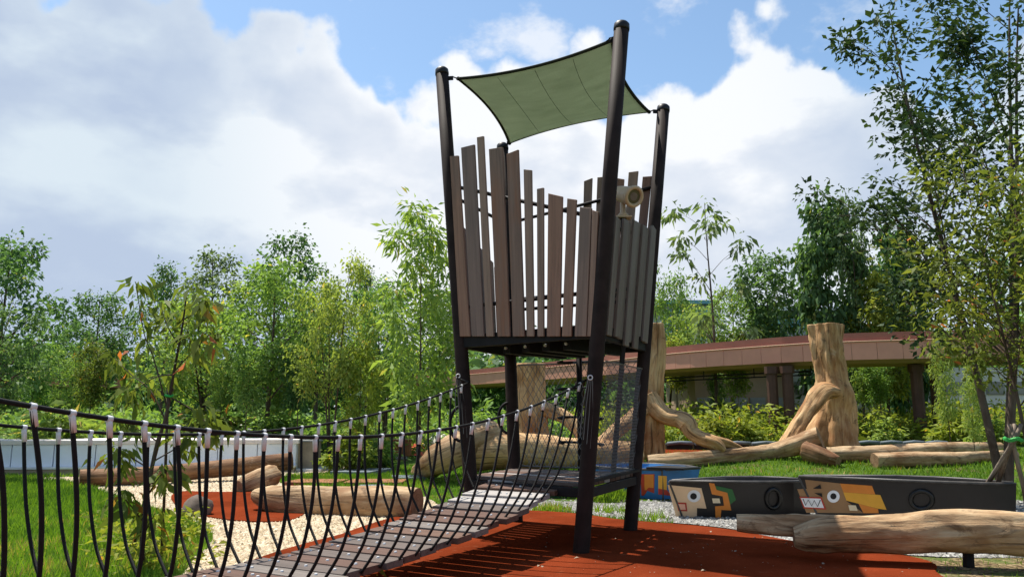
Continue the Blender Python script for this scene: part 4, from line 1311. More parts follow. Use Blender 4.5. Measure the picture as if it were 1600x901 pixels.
def slab_board(name, p0, p1, q0, q1, nrm, th, mat, parent, bev=0.004):
    """board from bottom edge p0-p1 to top edge q0-q1 (world points), thickness th along nrm; local z runs along it"""
    org = (p0 + p1) / 2; zax = ((q0 + q1) / 2 - org).normalized()
    x = (p1 - p0); x -= zax * x.dot(zax); x.normalize(); y = zax.cross(x)
    R = Matrix((x, y, zax)).transposed()
    Ri = R.inverted()
    n = Ri @ nrm.normalized()
    P = [p0, p1, p1 + nrm * th, p0 + nrm * th, q0, q1, q1 + nrm * th, q0 + nrm * th]
    mb = MB(); mb.hexa([Ri @ (v - org) for v in P])
    me_o = mb.build(name, mat, None, bevel=bev)
    me_o.parent = parent
    me_o.matrix_local = Matrix.Translation(org - WORLD[parent]) @ R.to_4x4()
    WORLD[me_o] = org
    return me_o


def make_tower():
    e = empty('lookout_tower', (TC.x, TC.y, 0.03))
    tag(e, 'tall wooden lookout tower on four dark leaning posts above the red surface', 'play tower')
    for k, P in POSTS.items():
        ax = (P.t - P.b).normalized()
        mb = MB()
        r = 0.078
        pts = [P.b - ax * .05, P.b + ax * .02] + [P.at(z) for z in (1.2, 2.4, 3.6)] + [P.t - ax * .06]
        mb.tube(pts, [r * 1.02] * 2 + [r] * 4, 20, cap=True)
        o = mb.build('post', M['post'], e, smooth=True)
        mb = MB(); mb.tube([P.t - ax * .10, P.t - ax * .075, P.t - ax * .03, P.t - ax * .008, P.t], [r * 1.06, r * 1.08, r * 1.02, r * .75, r * .3], 20)
        mb.build('cap', M['black'], o, smooth=True)
    # upper floor: frame, joists, boards
    def ring(z, off): return [P.at(z) + (P.at(z) - TC).normalized() * 0 for P in (PL, PF, PR, PB)]
    for a, b in ((PL, PF), (PF, PR), (PR, PB), (PB, PL)):
        mb = MB(); mb.beam(a.at(Z_UP - .07), b.at(Z_UP - .07), .06, .14); mb.build('frame_beam', M['steel'], e, bevel=.005)
    for k in range(7):
        t = (k + .5) / 7
        mb = MB(); mb.beam(PL.at(Z_UP - .03).lerp(PB.at(Z_UP - .03), t), PF.at(Z_UP - .03).lerp(PR.at(Z_UP - .03), t), .17, .035); mb.build('floor_board', M['steel'], e)
    for k in range(4):
        t = .25 + .15 * k
        c = PL.at(Z_UP - .15).lerp(PF.at(Z_UP - .15), t) - outward(PL, PF) * .25
        mb = MB(); mb.beam(c, c - outward(PL, PF) * 1.1, .10, .12); j = mb.build('joist', M['steel'], e)
        mb = MB(); mb.tube([c + outward(PL, PF) * .02, c], .016, 8); mb.build('bolt', M['zinc'], j)
    # lower floor boards, parallel to the bridge planks
    ns = 9
    for k in range(ns):
        t0, t1 = k / ns + .006, (k + 1) / ns - .006
        a0 = PL.at(Z_LOW).lerp(PB.at(Z_LOW), t0 * 1.0); a1 = PL.at(Z_LOW).lerp(PB.at(Z_LOW), t1)
        b0 = PF.at(Z_LOW).lerp(PR.at(Z_LOW), t0); b1 = PF.at(Z_LOW).lerp(PR.at(Z_LOW), t1)
        mb = MB()
        q = [a0, b0, b1, a1]
        mb.hexa([v + Vector((0, 0, -.035)) for v in q] + [v + Vector((0, 0, .002 * (k % 3))) for v in q]); mb.build('floor_board', M['deck'], e, bevel=.004)
    for a, b in ((PL, PF), (PF, PR), (PR, PB), (PB, PL)):
        o_ = outward(a, b) * .02
        mb = MB(); mb.beam(a.at(Z_LOW - .085) + o_, b.at(Z_LOW - .085) + o_, .05, .09); mb.build('frame_beam', M['steel'], e, bevel=.005)
    mb = MB(); o_ = outward(PF, PR) * .05; mb.beam(PF.at(Z_LOW + .03) + o_, PR.at(Z_LOW + .03) + o_, .035, .03); mb.build('edge_rail', M['steel'], e)
    # palisade on the bridge side
    FLB = [((724, 740), (708, 721), 246, 245), ((743, 762), (726, 746.5), 233, 228), ((766, 777), (751, 761), 217, 215), ((783, 802), (769, 790), 235, 232), ((807, 825), (797, 815), 243, 236), ((829, 840), (824, 836), 267, 268), ((845, 854.5), (844, 854), 297, 295), ((860, 880), (862, 884), 304, 309), ((884, 898), (892, 906), 312, 314), ((903, 921), (911, 929), 325, 327), ((923, 931), (931, 940), 330, 333)]
    n = outward(PL, PF)

    def P3(A, B, px, py):
        t, z = find(px, py, A, B); return A.at(z).lerp(B.at(z), t)
    for i, (bx, tx, y0, y1) in enumerate(FLB):
        b0, b1 = P3(PL, PF, bx[0], 526), P3(PL, PF, bx[1], 526); q0, q1 = P3(PL, PF, tx[0], y0), P3(PL, PF, tx[1], y1)
        off = n * (.035 + .004 * (i % 3))
        slab_board('palisade_board', b0 + off, b1 + off, q0 + off, q1 + off, n, .026, M['board_warm'] if i in (3, 4) else M['board'], e)
    # rails
    def rail(A, B, za, zb, off, r=.022):
        mb = MB(); nn = outward(A, B) * off; mb.tube([A.at(za) + nn, B.at(zb) + nn], r, 8); mb.build('rail', M['steel'], e, smooth=True)
    ta = find(725, 287, PL, PF)[1]; tb = find(940, 345, PL, PF)[1]
    rail(PL, PF, ta + .02, tb, .012); rail(PL, PF, Z_UP + .32, Z_UP + .32, .012)
    # silvered boards on the right-hand side, closely set
    nb = 9; n2 = outward(PF, PR); rr = random.Random(4)
    ztop = [find(962, 346, PF, PR)[1], find(1020, 356, PF, PR)[1]]
    for i in range(nb):
        t0 = .07 + .89 * i / nb; t1 = t0 + .89 / nb * rr.uniform(.90, 1.06)
        zb = Z_UP + rr.choice((-.10, -.16, .0, -.2, -.05)); zt = ztop[0] + (ztop[1] - ztop[0]) * i / nb + rr.uniform(-.02, .02)
        off = n2 * (.03 + .03 * (i % 2))
        f = lambda t, z: PF.at(z).lerp(PR.at(z), t) + off
        slab_board('palisade_board', f(t0, zb), f(t1, zb), f(t0, zt), f(t1, zt + rr.uniform(-.02, .02)), n2, .026, M['board_grey'], e)
    rail(PF, PR, ztop[0] - .12, ztop[1] - .12, .005); rail(PF, PR, Z_UP + .35, Z_UP + .35, .005)
    # far right side: a few boards and an opening
    n3 = outward(PB, PR)
    for i, (x0, x1, y0, y1) in enumerate(((911, 924, 282, 277), (932, 943, 276, 275), (962, 974, 277, 279), (981, 996, 268, 266), (1003, 1017, 275, 274))):
        q0, q1 = P3(PB, PR, x0, y0), P3(PB, PR, x1, y1)
        t0, t1 = find(x0, y0, PB, PR)[0], find(x1, y1, PB, PR)[0]
        sq = lambda t: .5 + (t - .5) * .93
        b0 = PB.at(Z_UP - .05).lerp(PR.at(Z_UP - .05), sq(t0)); b1 = PB.at(Z_UP - .05).lerp(PR.at(Z_UP - .05), sq(t1))
        slab_board('palisade_board', b0 + n3 * .03, b1 + n3 * .03, q0 + n3 * .03, q1 + n3 * .03, n3, .026, M['board'], e)
    za = find(880, 327, PB, PR)[1]; zb = find(1020, 292, PB, PR)[1]; t_ = find(880, 327, PB, PR)[0]
    slope = (zb - za) / (find(1020, 292, PB, PR)[0] - t_)
    rail(PB, PR, za - slope * t_, za + slope * (1 - t_), 0.0); rail(PB, PR, Z_UP + .62, Z_UP + .66, 0.0); rail(PB, PR, Z_UP + .48, Z_UP + .50, 0.0)
    # far left side: lower boards
    n4 = outward(PL, PB)
    zt = find(760, 372, PL, PB)[1]
    for i in range(6):
        t0 = .10 + .14 * i; t1 = t0 + .10
        z1 = zt + .10 - .12 * i * .7; f = lambda t, z: PL.at(z).lerp(PB.at(z), t) + n4 * .03
        slab_board('palisade_board', f(t0, Z_UP - .05), f(t1, Z_UP - .05), f(t0, z1), f(t1, z1 - .04), n4, .026, M['board'], e)
    rail(PL, PB, ta - .1, find(796, 352, PL, PB)[1], 0.0)
    # nets between the two floors
    def net(A, B, t0, t1, z0, z1, cell, r, name, mat):
        mb = MB(); W = (A.at(1.4) - B.at(1.4)).length * (t1 - t0); Hh = z1 - z0
        nn = outward(A, B) * .03

        def pt(u, v):
            z = z0 + v; p = A.at(z).lerp(B.at(z), t0 + (t1 - t0) * u / W); return p + nn + outward(A, B) * (.03 * math.sin(math.pi * v / Hh) * math.sin(math.pi * u / W))
        k = -Hh
        slope = 1.7
        while k < W:
            for sgn in (1, -1):
                pts = []
                for j in range(7):
                    v = Hh * j / 6
                    u = k + v / slope if sgn > 0 else k + (Hh - v) / slope
                    if 0 <= u <= W: pts.append(pt(u, v))
                if len(pts) > 1: mb.tube(pts, r, 3, cap=False)
            k += cell
        mb.tube([pt(0, 0), pt(W / 2, 0), pt(W, 0)], r * 2.5, 5); mb.tube([pt(0, Hh), pt(W, Hh)], r * 2.5, 5)
        mb.build(name, mat, e)
    net(PB, PR, .05, .96, Z_LOW + .03, Z_UP - .25, .075, .0040, 'rope_net', M['wire'])
    net(PF, PR, .12, .92, Z_LOW + .05, Z_UP - .35, .040, .0022, 'fine_net', M['wire'])
    for P in ((PF, PR, .50),):
        mb = MB(); mb.beam(P[0].at(Z_LOW).lerp(P[1].at(Z_LOW), P[2]), P[0].at(Z_UP - .1).lerp(P[1].at(Z_UP - .1), P[2]), .045, .045); mb.build('net_post', M['steel'], e)
    # climbing pole with bent rungs in the far opening
    pb = PB.at(Z_LOW).lerp(PR.at(Z_LOW), .60) + n3 * .22
    pb = Vector((D(906, 640, pb.y).x, pb.y, 0.0))
    mb = MB(); mb.tube([pb + Vector((0, 0, .02)), pb + Vector((0, 0, Z_UP + .25))], .036, 12); pole = mb.build('climbing_pole', M['steel'], e, smooth=True)
    for i, py in enumerate((565, 607, 653, 692)):
        z = D(906, py, pb.y).z; pts = []
        a0 = .9 * i
        for k in range(15):
            a = -2.2 + 4.4 * k / 14
            pts.append(pb + Vector((math.sin(a) * .27, -.10 + math.cos(a) * .16, z + .015 * math.sin(a + a0))))
        mb = MB(); mb.tube(pts, .016, 8); mb.tube([pts[7], pb + Vector((0, 0, z))], .016, 6); mb.build('rung', M['steel'], pole, smooth=True)
    # grab rings on the rear and left posts
    for P, z, side in ((PB, 1.28, -1), (PL, 1.22, -1)):
        c = P.at(z); pts = []
        for k in range(13):
            a = math.pi * (.5 + k / 12); pts.append(c + Vector((math.cos(a) * .13 - .05, -.02, math.sin(a) * .19)))
        mb = MB(); mb.tube(pts, .018, 8); mb.build('grab_handle', M['steel'], e, smooth=True)
    # eye bolts and stay wires where the rope ends
    for P, px, py in ((PF, 934, 590), (PL, 718, 588)):
        z = find(px, py, PL, PF)[1]; c = P.at(z) + outward(PL, PF) * .08
        mb = MB(); pts = [c + Vector((math.cos(a) * .022, -.02, math.sin(a) * .022)) for a in np.linspace(0, 6.28, 13)[:-1]]; mb.tube(pts, .006, 6, closed=True); mb.build('eye_bolt', M['zinc'], e, smooth=True)
        mb = MB()
        for k in range(4):
            d = Vector((-.05 + .035 * k, -.01, 0)); q = P.at(z - .55 - .04 * k) + outward(PL, PF) * .085 + d
            mb.tube([c + d * .4 + Vector((0, -.01, -.02)), (c + q) / 2 + d * .5, q], .004, 4)
        mb.build('stay_wires', M['wire'], e)
    mb = MB()
    return e


make_tower()


# ------------------------------------------------------------------ shade sail
def make_sail():
    cor = [D(716, 123, PL.at(5.3).y - .02), D(957, 63, PF.at(5.1).y + .05), D(1014, 175, PR.at(5.1).y - .02), D(796, 224, PB.at(5.0).y - .05)]
    e = empty('shade_sail', sum(cor, Vector()) / 4)
    tag(e, 'olive green shade sail stretched between the four post tops', 'shade sail')
    n = 28; mb = MB(); c = sum(cor, Vector()) / 4
    def pt(u, v):
        p = cor[0].lerp(cor[1], u).lerp(cor[3].lerp(cor[2], u), v)
        # edges pulled in like a tensioned sail
        eu = 4 * u * (1 - u); ev = 4 * v * (1 - v)
        top = cor[3].lerp(cor[2], u) - cor[0].lerp(cor[1], u); side = cor[1].lerp(cor[2], v) - cor[0].lerp(cor[3], v)
        p = p + top * (.075 * eu * (1 - 2 * v)) + side * (.05 * ev * (1 - 2 * u))
        p.z -= .10 * eu * ev
        p.z += .007 * math.sin(u * 23 + v * 5) * ev
        return p
    for j in range(n + 1):
        for i in range(n + 1): mb.v.append(tuple(pt(i / n, j / n)))
    for j in range(n):
        for i in range(n):
            a = j * (n + 1) + i
            mb.face([a, a + 1, a + n + 2, a + n + 1], 0, [(x / n * 1.8, y / n * 1.8) for x, y in ((i, j), (i + 1, j), (i + 1, j + 1), (i, j + 1))])
    cl = mb.build('cloth', M['sail'], e, smooth=True)
    sd = cl.modifiers.new('thickness', 'SOLIDIFY'); sd.thickness = .004
    for k in range(4):
        pts = [pt(*q) for q in ([(t, 0) for t in np.linspace(0, 1, 21)], [(1, t) for t in np.linspace(0, 1, 21)], [(1 - t, 1) for t in np.linspace(0, 1, 21)], [(0, 1 - t) for t in np.linspace(0, 1, 21)])[k]]
        mb = MB(); mb.tube(pts, .020 if k != 2 else .012, 6); mb.build('edge_webbing', M['webbing'], e, smooth=True)
    for k in range(1, 4):
        mb = MB(); mb.tube([pt(k / 4, t) - Vector((0, 0, .006)) for t in np.linspace(.03, .97, 15)], .0022, 4); mb.build('seam', M['webbing'], e, smooth=True)
    for q, P in zip(cor, (PL, PF, PR, PB)):
        a = P.at(q.z + .01); d = (q - a); d.z = 0; d.normalize()
        st = a + d * .075
        mb = MB(); mb.beam(st, st + d * .06, .014, .05); mb.tube([st + d * .05 + Vector((0, 0, .02)), st + d * .09, q], .008, 6)
        pts = [q + d * .0 + Vector((math.cos(x) * .022, 0, math.sin(x) * .022)) for x in np.linspace(0, 6.28, 11)[:-1]]; mb.tube(pts, .006, 5, closed=True)
        mb.build('shackle', M['steel'], e)


make_sail()


# ------------------------------------------------------------------ toy telescope on the palisade
def make_scope():
    t, z = find(978, 345, PF, PR); c = PF.at(z).lerp(PR.at(z), t) + outward(PF, PR) * .03
    e = empty('toy_telescope', c); tag(e, 'beige plastic toy telescope mounted on top of the right palisade', 'telescope')
    a = D(964, 301, c.y + .02); b = D(990, 307, c.y - .25)
    ax = (b - a).normalized()
    mb = MB(); mb.tube([a - ax * .02, a, a.lerp(b, .25), a.lerp(b, .6), a.lerp(b, .85), b], [.055, .072, .086, .096, .104, .112], 20, fn=lambda s, an, tt: 1 + .03 * (1 if int(an / .393) % 2 else -1)); mb.build('barrel', M['beige'], e, smooth=True)
    mb = MB()
    pts = [b + ax * .005 + (ax.cross(Vector((0, 0, 1))).normalized() * math.cos(x) + ax.cross(Vector((0, 0, 1))).normalized().cross(ax) * math.sin(x)) * .098 for x in np.linspace(0, 2 * math.pi, 25)[:-1]]
    mb.tube(pts, .022, 8, closed=True); rim = mb.build('rim', M['beige'], e, smooth=True)
    mb = MB(); mb.tube([b - ax * .01, b + ax * .004], [.082, .082], 20); ln_ = mb.build('lens', M['lens'], e)
    mb = MB(); mb.tube([b + ax * .003, b + ax * .007], [.045, .045], 16); mb.build('pupil_stop', M['rock_grey'], ln_)
    m_ = a.lerp(b, .35); foot = Vector((m_.x, m_.y, c.z + .02))
    mb = MB(); mb.tube([m_ - Vector((0, 0, .06)), foot + Vector((0, 0, .05)), foot + Vector((0, 0, .02)), foot], [.03, .034, .06, .065], 12)
    mb.build('swivel_stand', M['beige'], e, smooth=True)
    mb = MB(); mb.box((foot.x, foot.y, foot.z - .008), (.17, .14, .016)); mb.build('mount_plate', M['beige'], e)
    mb = MB(); mb.tube([foot - Vector((0, 0, .01)), foot - Vector((0, 0, .22))], .03, 8); mb.build('bracket', M['steel'], e)


make_scope()


# ------------------------------------------------------------------ rope bridge
def make_bridge():
    sx, sy, ang, w, z0, a, s0, wp, zd0, b, s0d = (0.186, 8.266, 0.508, 0.708, 1.175, 0.041, 3.558, 0.448, 0.31, 0.029, 3.414)
    u = Vector((-math.sin(ang), -math.cos(ang), 0)); nn = Vector((-u.y, u.x, 0))
    S0 = Vector((sx, sy, 0))
    zr = lambda s: z0 + a * (s - s0) ** 2
    zd = lambda s: zd0 + b * (s - s0d) ** 2
    hr = lambda s, sg: S0 + u * s + nn * (sg * w) + Vector((0, 0, zr(s)))
    dk = lambda s, off=0.0: S0 + u * s + nn * off + Vector((0, 0, zd(s)))
    e = empty('rope_bridge', S0 + u * 3.5)
    tag(e, 'sagging plank bridge with black rope sides leading up to the tower', 'bridge')
    SE = 7.1
    # plank stations
    st = []; s = -.12
    while s < SE: st.append(s); s += .262 - .018 * max(0, s)
    rr = random.Random(8)
    sl = Vector((0, 0, 0))
    proto_b = None
    for i in range(len(st) - 1):
        sA, sB = st[i], st[i + 1]; g = .026
        sm = (sA + sB) / 2
        d = (dk(sB) - dk(sA)); L = d.length - g; d.z *= .55; d.normalize()
        R = Matrix((nn, d, nn.cross(d))).transposed()
        upl = 1 if (nn.cross(d)).z > 0 else -1
        c = dk(sm)
        wl, wr = wp + rr.uniform(-.02, .02), wp + rr.uniform(-.03, .06)
        mb = MB(); th = .05
        lo, hi = (-th, 0.0) if upl > 0 else (0.0, th)
        mb.hexa([(-wl, -L / 2, lo), (wr, -L / 2, lo), (wr, L / 2, lo), (-wl, L / 2, lo), (-wl, -L / 2, hi), (wr, -L / 2, hi), (wr, L / 2, hi), (-wl, L / 2, hi)])
        o = mb.build('plank', M['deck'], None, bevel=.005)
        o.parent = e; o.matrix_local = Matrix.Translation(c - WORLD[e]) @ R.to_4x4()
        WORLD[o] = c
        zt = 0.0005 * upl
        if sm < 5.6:
            mb = MB()
            for x in (-.33, -.245, .0 - .05, .03, .29):
                yy = rr.uniform(-.02, .02)
                mb.tube([(x, yy, zt), (x, yy, zt + .009 * upl)], [.013, .010], 7)
            bo = mb.build('bolts', M['zinc'], None); bo.parent = o; tag(bo, kind='stuff')
    # support cables under the planks
    for off in (-.30, .30):
        mb = MB(); mb.tube([dk(s, off) - Vector((0, 0, .06)) for s in np.linspace(-.1, SE, 40)], .014, 6); mb.build('deck_cable', M['steel'], e, smooth=True)
    # handrail ropes
    for sg in (1, -1):
        ss_ = np.linspace(-.02, SE, 70)
        pts = [hr(s, sg) for s in ss_]
        end = find(934 if sg > 0 else 717, 591, PL, PF)[1]
        P = PF if sg > 0 else PL
        pts[0] = P.at(end) + outward(PL, PF) * .10
        mb = MB(); mb.tube(pts, .0105, 8); mb.build('handrail_rope', M['rope'], e, smooth=True)
        s = .27 if sg > 0 else .24
        while s < SE - .1:
            shift = (.33 if sg > 0 else .15) * max(-1, min(1, (3.55 - s) / 3.2))
            top = hr(s, sg); bt = dk(min(s + shift, SE), sg * (wp - .012)) + Vector((0, 0, -.02))
            drop = top.z - bt.z
            out = nn * sg
            lat = (top - bt).dot(out)
            jit = u * rr.uniform(-.012, .012)

            def mid(f, keep):                      # f of the way down, keep = share of the sideways gap still open
                q = top.lerp(bt, f); return q + out * (lat * keep - (q - bt).dot(out)) + jit
            pts = catmull([top + Vector((0, 0, -.015)), mid(.28, .95), mid(.52, .82), mid(.78, .52), bt], 5)
            mb = MB(); mb.tube(pts, .0105, 7); h = mb.build('hanger_rope', M['rope'], e, smooth=True)
            # clamp: sleeve over the handrail and down the hanger
            tv = (hr(s + .05, sg) - hr(s - .05, sg)).normalized()
            mb = MB(); mb.tube([top - tv * .012, top + tv * .012], [.0150, .0150], 10)
            dd = (pts[3] - pts[0]).normalized()
            mb.tube([top, top + dd * .03, top + dd * .080], [.0138, .0138, .0128], 8)
            mb.build('clamp', M['clamp'], h, smooth=True)
            s += (.275 - .021 * s) if sg > 0 else .198
    # far-end posts outside the picture
    for sg in (1, -1):
        p = hr(SE, sg); mb = MB(); mb.tube([(p.x, p.y, .0), (p.x, p.y, p.z + .5)], .078, 16); mb.build('end_post', M['post'], e, smooth=True)


make_bridge()


# ------------------------------------------------------------------ painted boats
def make_boat(name, near, far, zt, rake, label, hull, art, ring=None, art_far=(), inset=.16, taper=.80, rim=.018, zb=.012):
    """near, far: gunwale outlines from bow to stern (xy); the first stretch of the near side is a flat plane that carries the paint"""
    near = [Vector((p[0], p[1], 0)) for p in near]; far = [Vector((p[0], p[1], 0)) for p in far]
    n = len(near)
    cl = [(a + b) / 2 for a, b in zip(near, far)]
    e = empty(name, cl[n // 2]); tag(e, label, 'boat', 'painted boats on the gravel')
    ax = (near[-1] - near[0]).normalized()

    def low(p, c, i):
        t = i / (n - 1)
        q = c.lerp(p, taper)
        return q + ax * rake * max(0, 1 - t * 2.2) - ax * rake * .25 * max(0, (t - .8) * 5)

    mb = MB()
    top_n = [p + Vector((0, 0, zt)) for p in near]; top_f = [p + Vector((0, 0, zt)) for p in far]
    bot_n = [low(p, c, i) + Vector((0, 0, zb)) for i, (p, c) in enumerate(zip(near, cl))]
    bot_f = [low(p, c, i) + Vector((0, 0, zb)) for i, (p, c) in enumerate(zip(far, cl))]
    nq = (top_n[1] - top_n[0]).cross(bot_n[1] - top_n[1]).normalized()
    bot_n[0] -= nq * (bot_n[0] - top_n[0]).dot(nq)          # keeps the painted stretch of the side flat
    bot_f[0] = bot_n[0] + (far[0] - near[0]) * .6
    nf = (top_f[1] - top_f[0]).cross(bot_f[1] - top_f[1]).normalized()
    bot_f[0] -= nf * (bot_f[0] - top_f[0]).dot(nf)
    k = .86
    cb = [(a_ + b_) / 2 for a_, b_ in zip(bot_n, bot_f)]
    sh = lambda i: ax * (rake + .06) * max(0, 1 - i * 2)
    in_n = [c.lerp(p, k) + sh(i) + Vector((0, 0, zt)) for i, (p, c) in enumerate(zip(near, cl))]; in_f = [c.lerp(p, k) + sh(i) + Vector((0, 0, zt)) for i, (p, c) in enumerate(zip(far, cl))]
    inb_n = [c.lerp(p, .78) + sh(i) * .5 + Vector((0, 0, .09)) for i, (p, c) in enumerate(zip(bot_n, cb))]; inb_f = [c.lerp(p, .78) + sh(i) * .5 + Vector((0, 0, .09)) for i, (p, c) in enumerate(zip(bot_f, cb))]
    rows = [bot_f, top_f, in_f, inb_f, inb_n, in_n, top_n, bot_n]
    for r in rows: mb.v += [tuple(q) for q in r]
    for r in range(8):
        r2 = (r + 1) % 8
        for i in range(n - 1): mb.face([r * n + i, r * n + i + 1, r2 * n + i + 1, r2 * n + i])
    for i in (0, n - 1):
        mb.face([0 * n + i, 1 * n + i, 6 * n + i, 7 * n + i]); mb.face([1 * n + i, 2 * n + i, 5 * n + i, 6 * n + i]); mb.face([2 * n + i, 3 * n + i, 4 * n + i, 5 * n + i])
    mb.build('hull', hull, e)
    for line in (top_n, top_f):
        mb = MB(); mb.tube([q + Vector((0, 0, .004)) for q in line], rim, 6); mb.build('gunwale', M['rim_sheen'], e, smooth=True)
    mb = MB(); mb.tube([top_n[0] - ax * .004, bot_n[0] - ax * .004], .014, 6); mb.build('stem_post', M['rim_sheen'], e)
    for i in range(2, n - 1, 2):
        a, b = in_n[i], in_f[i]
        mb = MB(); mb.beam(a - Vector((0, 0, .06)), b - Vector((0, 0, .06)), .10, .02); mb.build('thwart', M['black'], e)
    # flat paint on the side planes at the bow, each colour a thin coat on the one below
    from mathutils.geometry import tessellate_polygon
    for art_, tn_, bn_ in ((art, top_n, bot_n), (art_far, top_f, bot_f)):
        P0 = tn_[0]
        nrm = (tn_[1] - P0).cross(bn_[1] - tn_[1]).normalized()
        if nrm.y > 0: nrm = -nrm

        def hit(px, py, lay):
            d = ray(px, py); o = Vector((0, 0, CAM_H)); t = (P0 - o).dot(nrm) / d.dot(nrm); return o + d * t + nrm * (.0025 + .0016 * lay)
        for lay, (kind, col, pts) in enumerate(art_):
            mb = MB()
            if kind == 'disc':
                cx, cy, rx, ry = pts; pts = [(cx + rx * math.cos(a), cy + ry * math.sin(a)) for a in np.linspace(0, 6.283, 29)[:-1]]
            q = [hit(x, y, lay) for x, y in pts]
            if kind == 'line':
                mb.tube(q, .0055, 5)
            else:
                mb.v = [tuple(v) for v in q]
                for t in tessellate_polygon([[Vector((x, y, 0)) for x, y in pts]]):
                    a, b, c = (q[i] for i in t)
                    mb.face(list(t) if (b - a).cross(c - a).dot(nrm) > 0 else list(t)[::-1])
            mb.build('painted_shape', M['paint_' + col], e)
    if ring:
        cx, cy, rx, ry, idx = ring
        # ring lies on the hull stretch idx..idx+1
        A, B = top_n[idx], top_n[idx + 1]; A2 = bot_n[idx]
        nr = (B - A).cross(A2 - A).normalized()
        if nr.y > 0: nr = -nr
        o = Vector((0, 0, CAM_H)); pts = []
        for a in np.linspace(0, 6.283, 25)[:-1]:
            d = ray(cx + rx * math.cos(a), cy + ry * math.sin(a)); pts.append(o + d * ((A - o).dot(nr) / d.dot(nr)) + nr * .012)
        mb = MB(); mb.tube(pts, .026, 8, closed=True); mb.build('ring', M['ring'], e, smooth=True)
    return e


def Z7(x, y): return (1020 + x / 5.007, 700 + y / 5.007)
def Z8(x, y): return (1220 + x / 4.2105, 700 + y / 4.2105)
def Z6(x, y): return (820 + x / 5.004, 680 + y / 5.004)


A1 = [('poly', 'skin', [Z7(*p) for p in ((115, 285), (380, 310), (420, 470), (345, 465), (345, 540), (180, 530))]),
      ('disc', 'eye', (*Z7(322, 372), 10.2, 9.4)), ('disc', 'pupil', (*Z7(318, 373), 5.2, 5.0)),
      ('poly', 'red', [Z7(*p) for p in ((183, 420), (262, 422), (270, 490), (200, 488))]), ('poly', 'pink', [Z7(*p) for p in ((197, 433), (250, 434), (257, 478), (210, 477))]),
      ('poly', 'green', [Z7(*p) for p in ((470, 285), (620, 318), (650, 400), (600, 440), (560, 350), (490, 330))]),
      ('poly', 'orange', [Z7(*p) for p in ((437, 268), (480, 272), (497, 322), (582, 345), (613, 482), (535, 478), (530, 540), (490, 540), (486, 450), (556, 445), (545, 372), (462, 356))]),
      ('poly', 'cream', [Z7(*p) for p in ((462, 388), (520, 388), (528, 425), (470, 425))])]
b0 = G(1040, 748, .475); b1 = D(1150, 752, 10.05); b1.z = .475
make_boat('painted_boat', [(2.05, 10.28), (3.02, 10.18), (3.35, 10.18), (3.65, 10.24), (3.95, 10.42)], [(2.10, 10.38), (2.95, 10.95), (3.35, 11.02), (3.7, 10.88), (3.98, 10.50)], .462, .16,
          'black boat with a pale square face painted on its bow', M['paint_charcoal'], A1, ring=(1208, 778, 11, 15, 1))
A2 = [('poly', 'skin2', [Z8(*p) for p in ((160, 205), (390, 230), (412, 290), (432, 345), (545, 425), (168, 422), (108, 268), (172, 265))]),
      ('poly', 'orange', [Z8(*p) for p in ((390, 230), (600, 245), (622, 302), (412, 288))]), ('poly', 'yellow', [Z8(*p) for p in ((412, 288), (655, 305), (696, 402), (640, 395), (512, 362), (432, 342))]),
      ('poly', 'orange', [Z8(*p) for p in ((512, 362), (640, 396), (645, 424), (545, 424))]),
      ('disc', 'eye', (*Z8(347, 315), 9.8, 9.6)), ('disc', 'pupil', (*Z8(347, 313), 4.8, 4.8)),
      ('poly', 'red', [Z8(*p) for p in ((124, 316), (270, 320), (300, 400), (152, 392))]), ('poly', 'eye', [Z8(*p) for p in ((132, 324), (263, 328), (286, 390), (158, 384))]),
      ('line', 'pupil', [Z8(*p) for p in ((148, 330), (166, 372), (182, 336), (205, 376), (222, 340), (244, 380), (262, 338))]),
      ('poly', 'cream', [Z8(*p) for p in ((445, 370), (495, 372), (508, 408), (455, 406))]),
      ('poly', 'pupil', [Z8(*p) for p in ((212, 263), (262, 234), (270, 263))]), ('poly', 'pupil', [Z8(*p) for p in ((222, 290), (272, 292), (276, 318))])]
make_boat('painted_boat', [(3.62, 9.95), (4.62, 9.28), (4.98, 9.06), (5.32, 8.90), (5.62, 8.80)], [(3.70, 10.03), (4.85, 9.98), (5.22, 9.78), (5.52, 9.45), (5.70, 8.98)], .55, .21,
          'black boat with an orange haired toothy face painted on its bow', M['paint_charcoal'], A2, ring=(1440, 780, 17, 14, 1))
A0 = [('poly', 'red', [Z6(*p) for p in ((905, 300), (1015, 300), (1012, 450), (960, 430), (930, 470), (912, 465))]), ('poly', 'orange', [Z6(*p) for p in ((935, 303), (1008, 303), (1008, 408), (968, 405), (950, 425), (937, 425))])]
make_boat('painted_boat', [(2.34, 12.30), (1.80, 12.62), (1.52, 12.95), (1.36, 13.3), (1.30, 13.7)], [(2.40, 12.32), (3.05, 12.75), (2.95, 13.4), (2.5, 13.9), (1.9, 14.1)], .47, .03,
          'blue boat with red and orange zigzag paint behind the right post', M['paint_blue'], A0, art_far=[('poly', 'yellow', [Z6(*p) for p in ((1042, 312), (1110, 315), (1110, 425), (1042, 412))]), ('poly', 'red', [Z6(*p) for p in ((1042, 412), (1110, 425), (1150, 470), (1042, 458))])])
A3 = [('poly', 'yellow', [Z6(*p) for p in ((70, 440), (105, 435), (105, 512), (66, 512))]), ('poly', 'cream', [Z6(*p) for p in ((290, 415), (415, 415), (415, 460), (290, 460))]), ('poly', 'green', [Z6(*p) for p in ((330, 416), (375, 416), (352, 446))])]
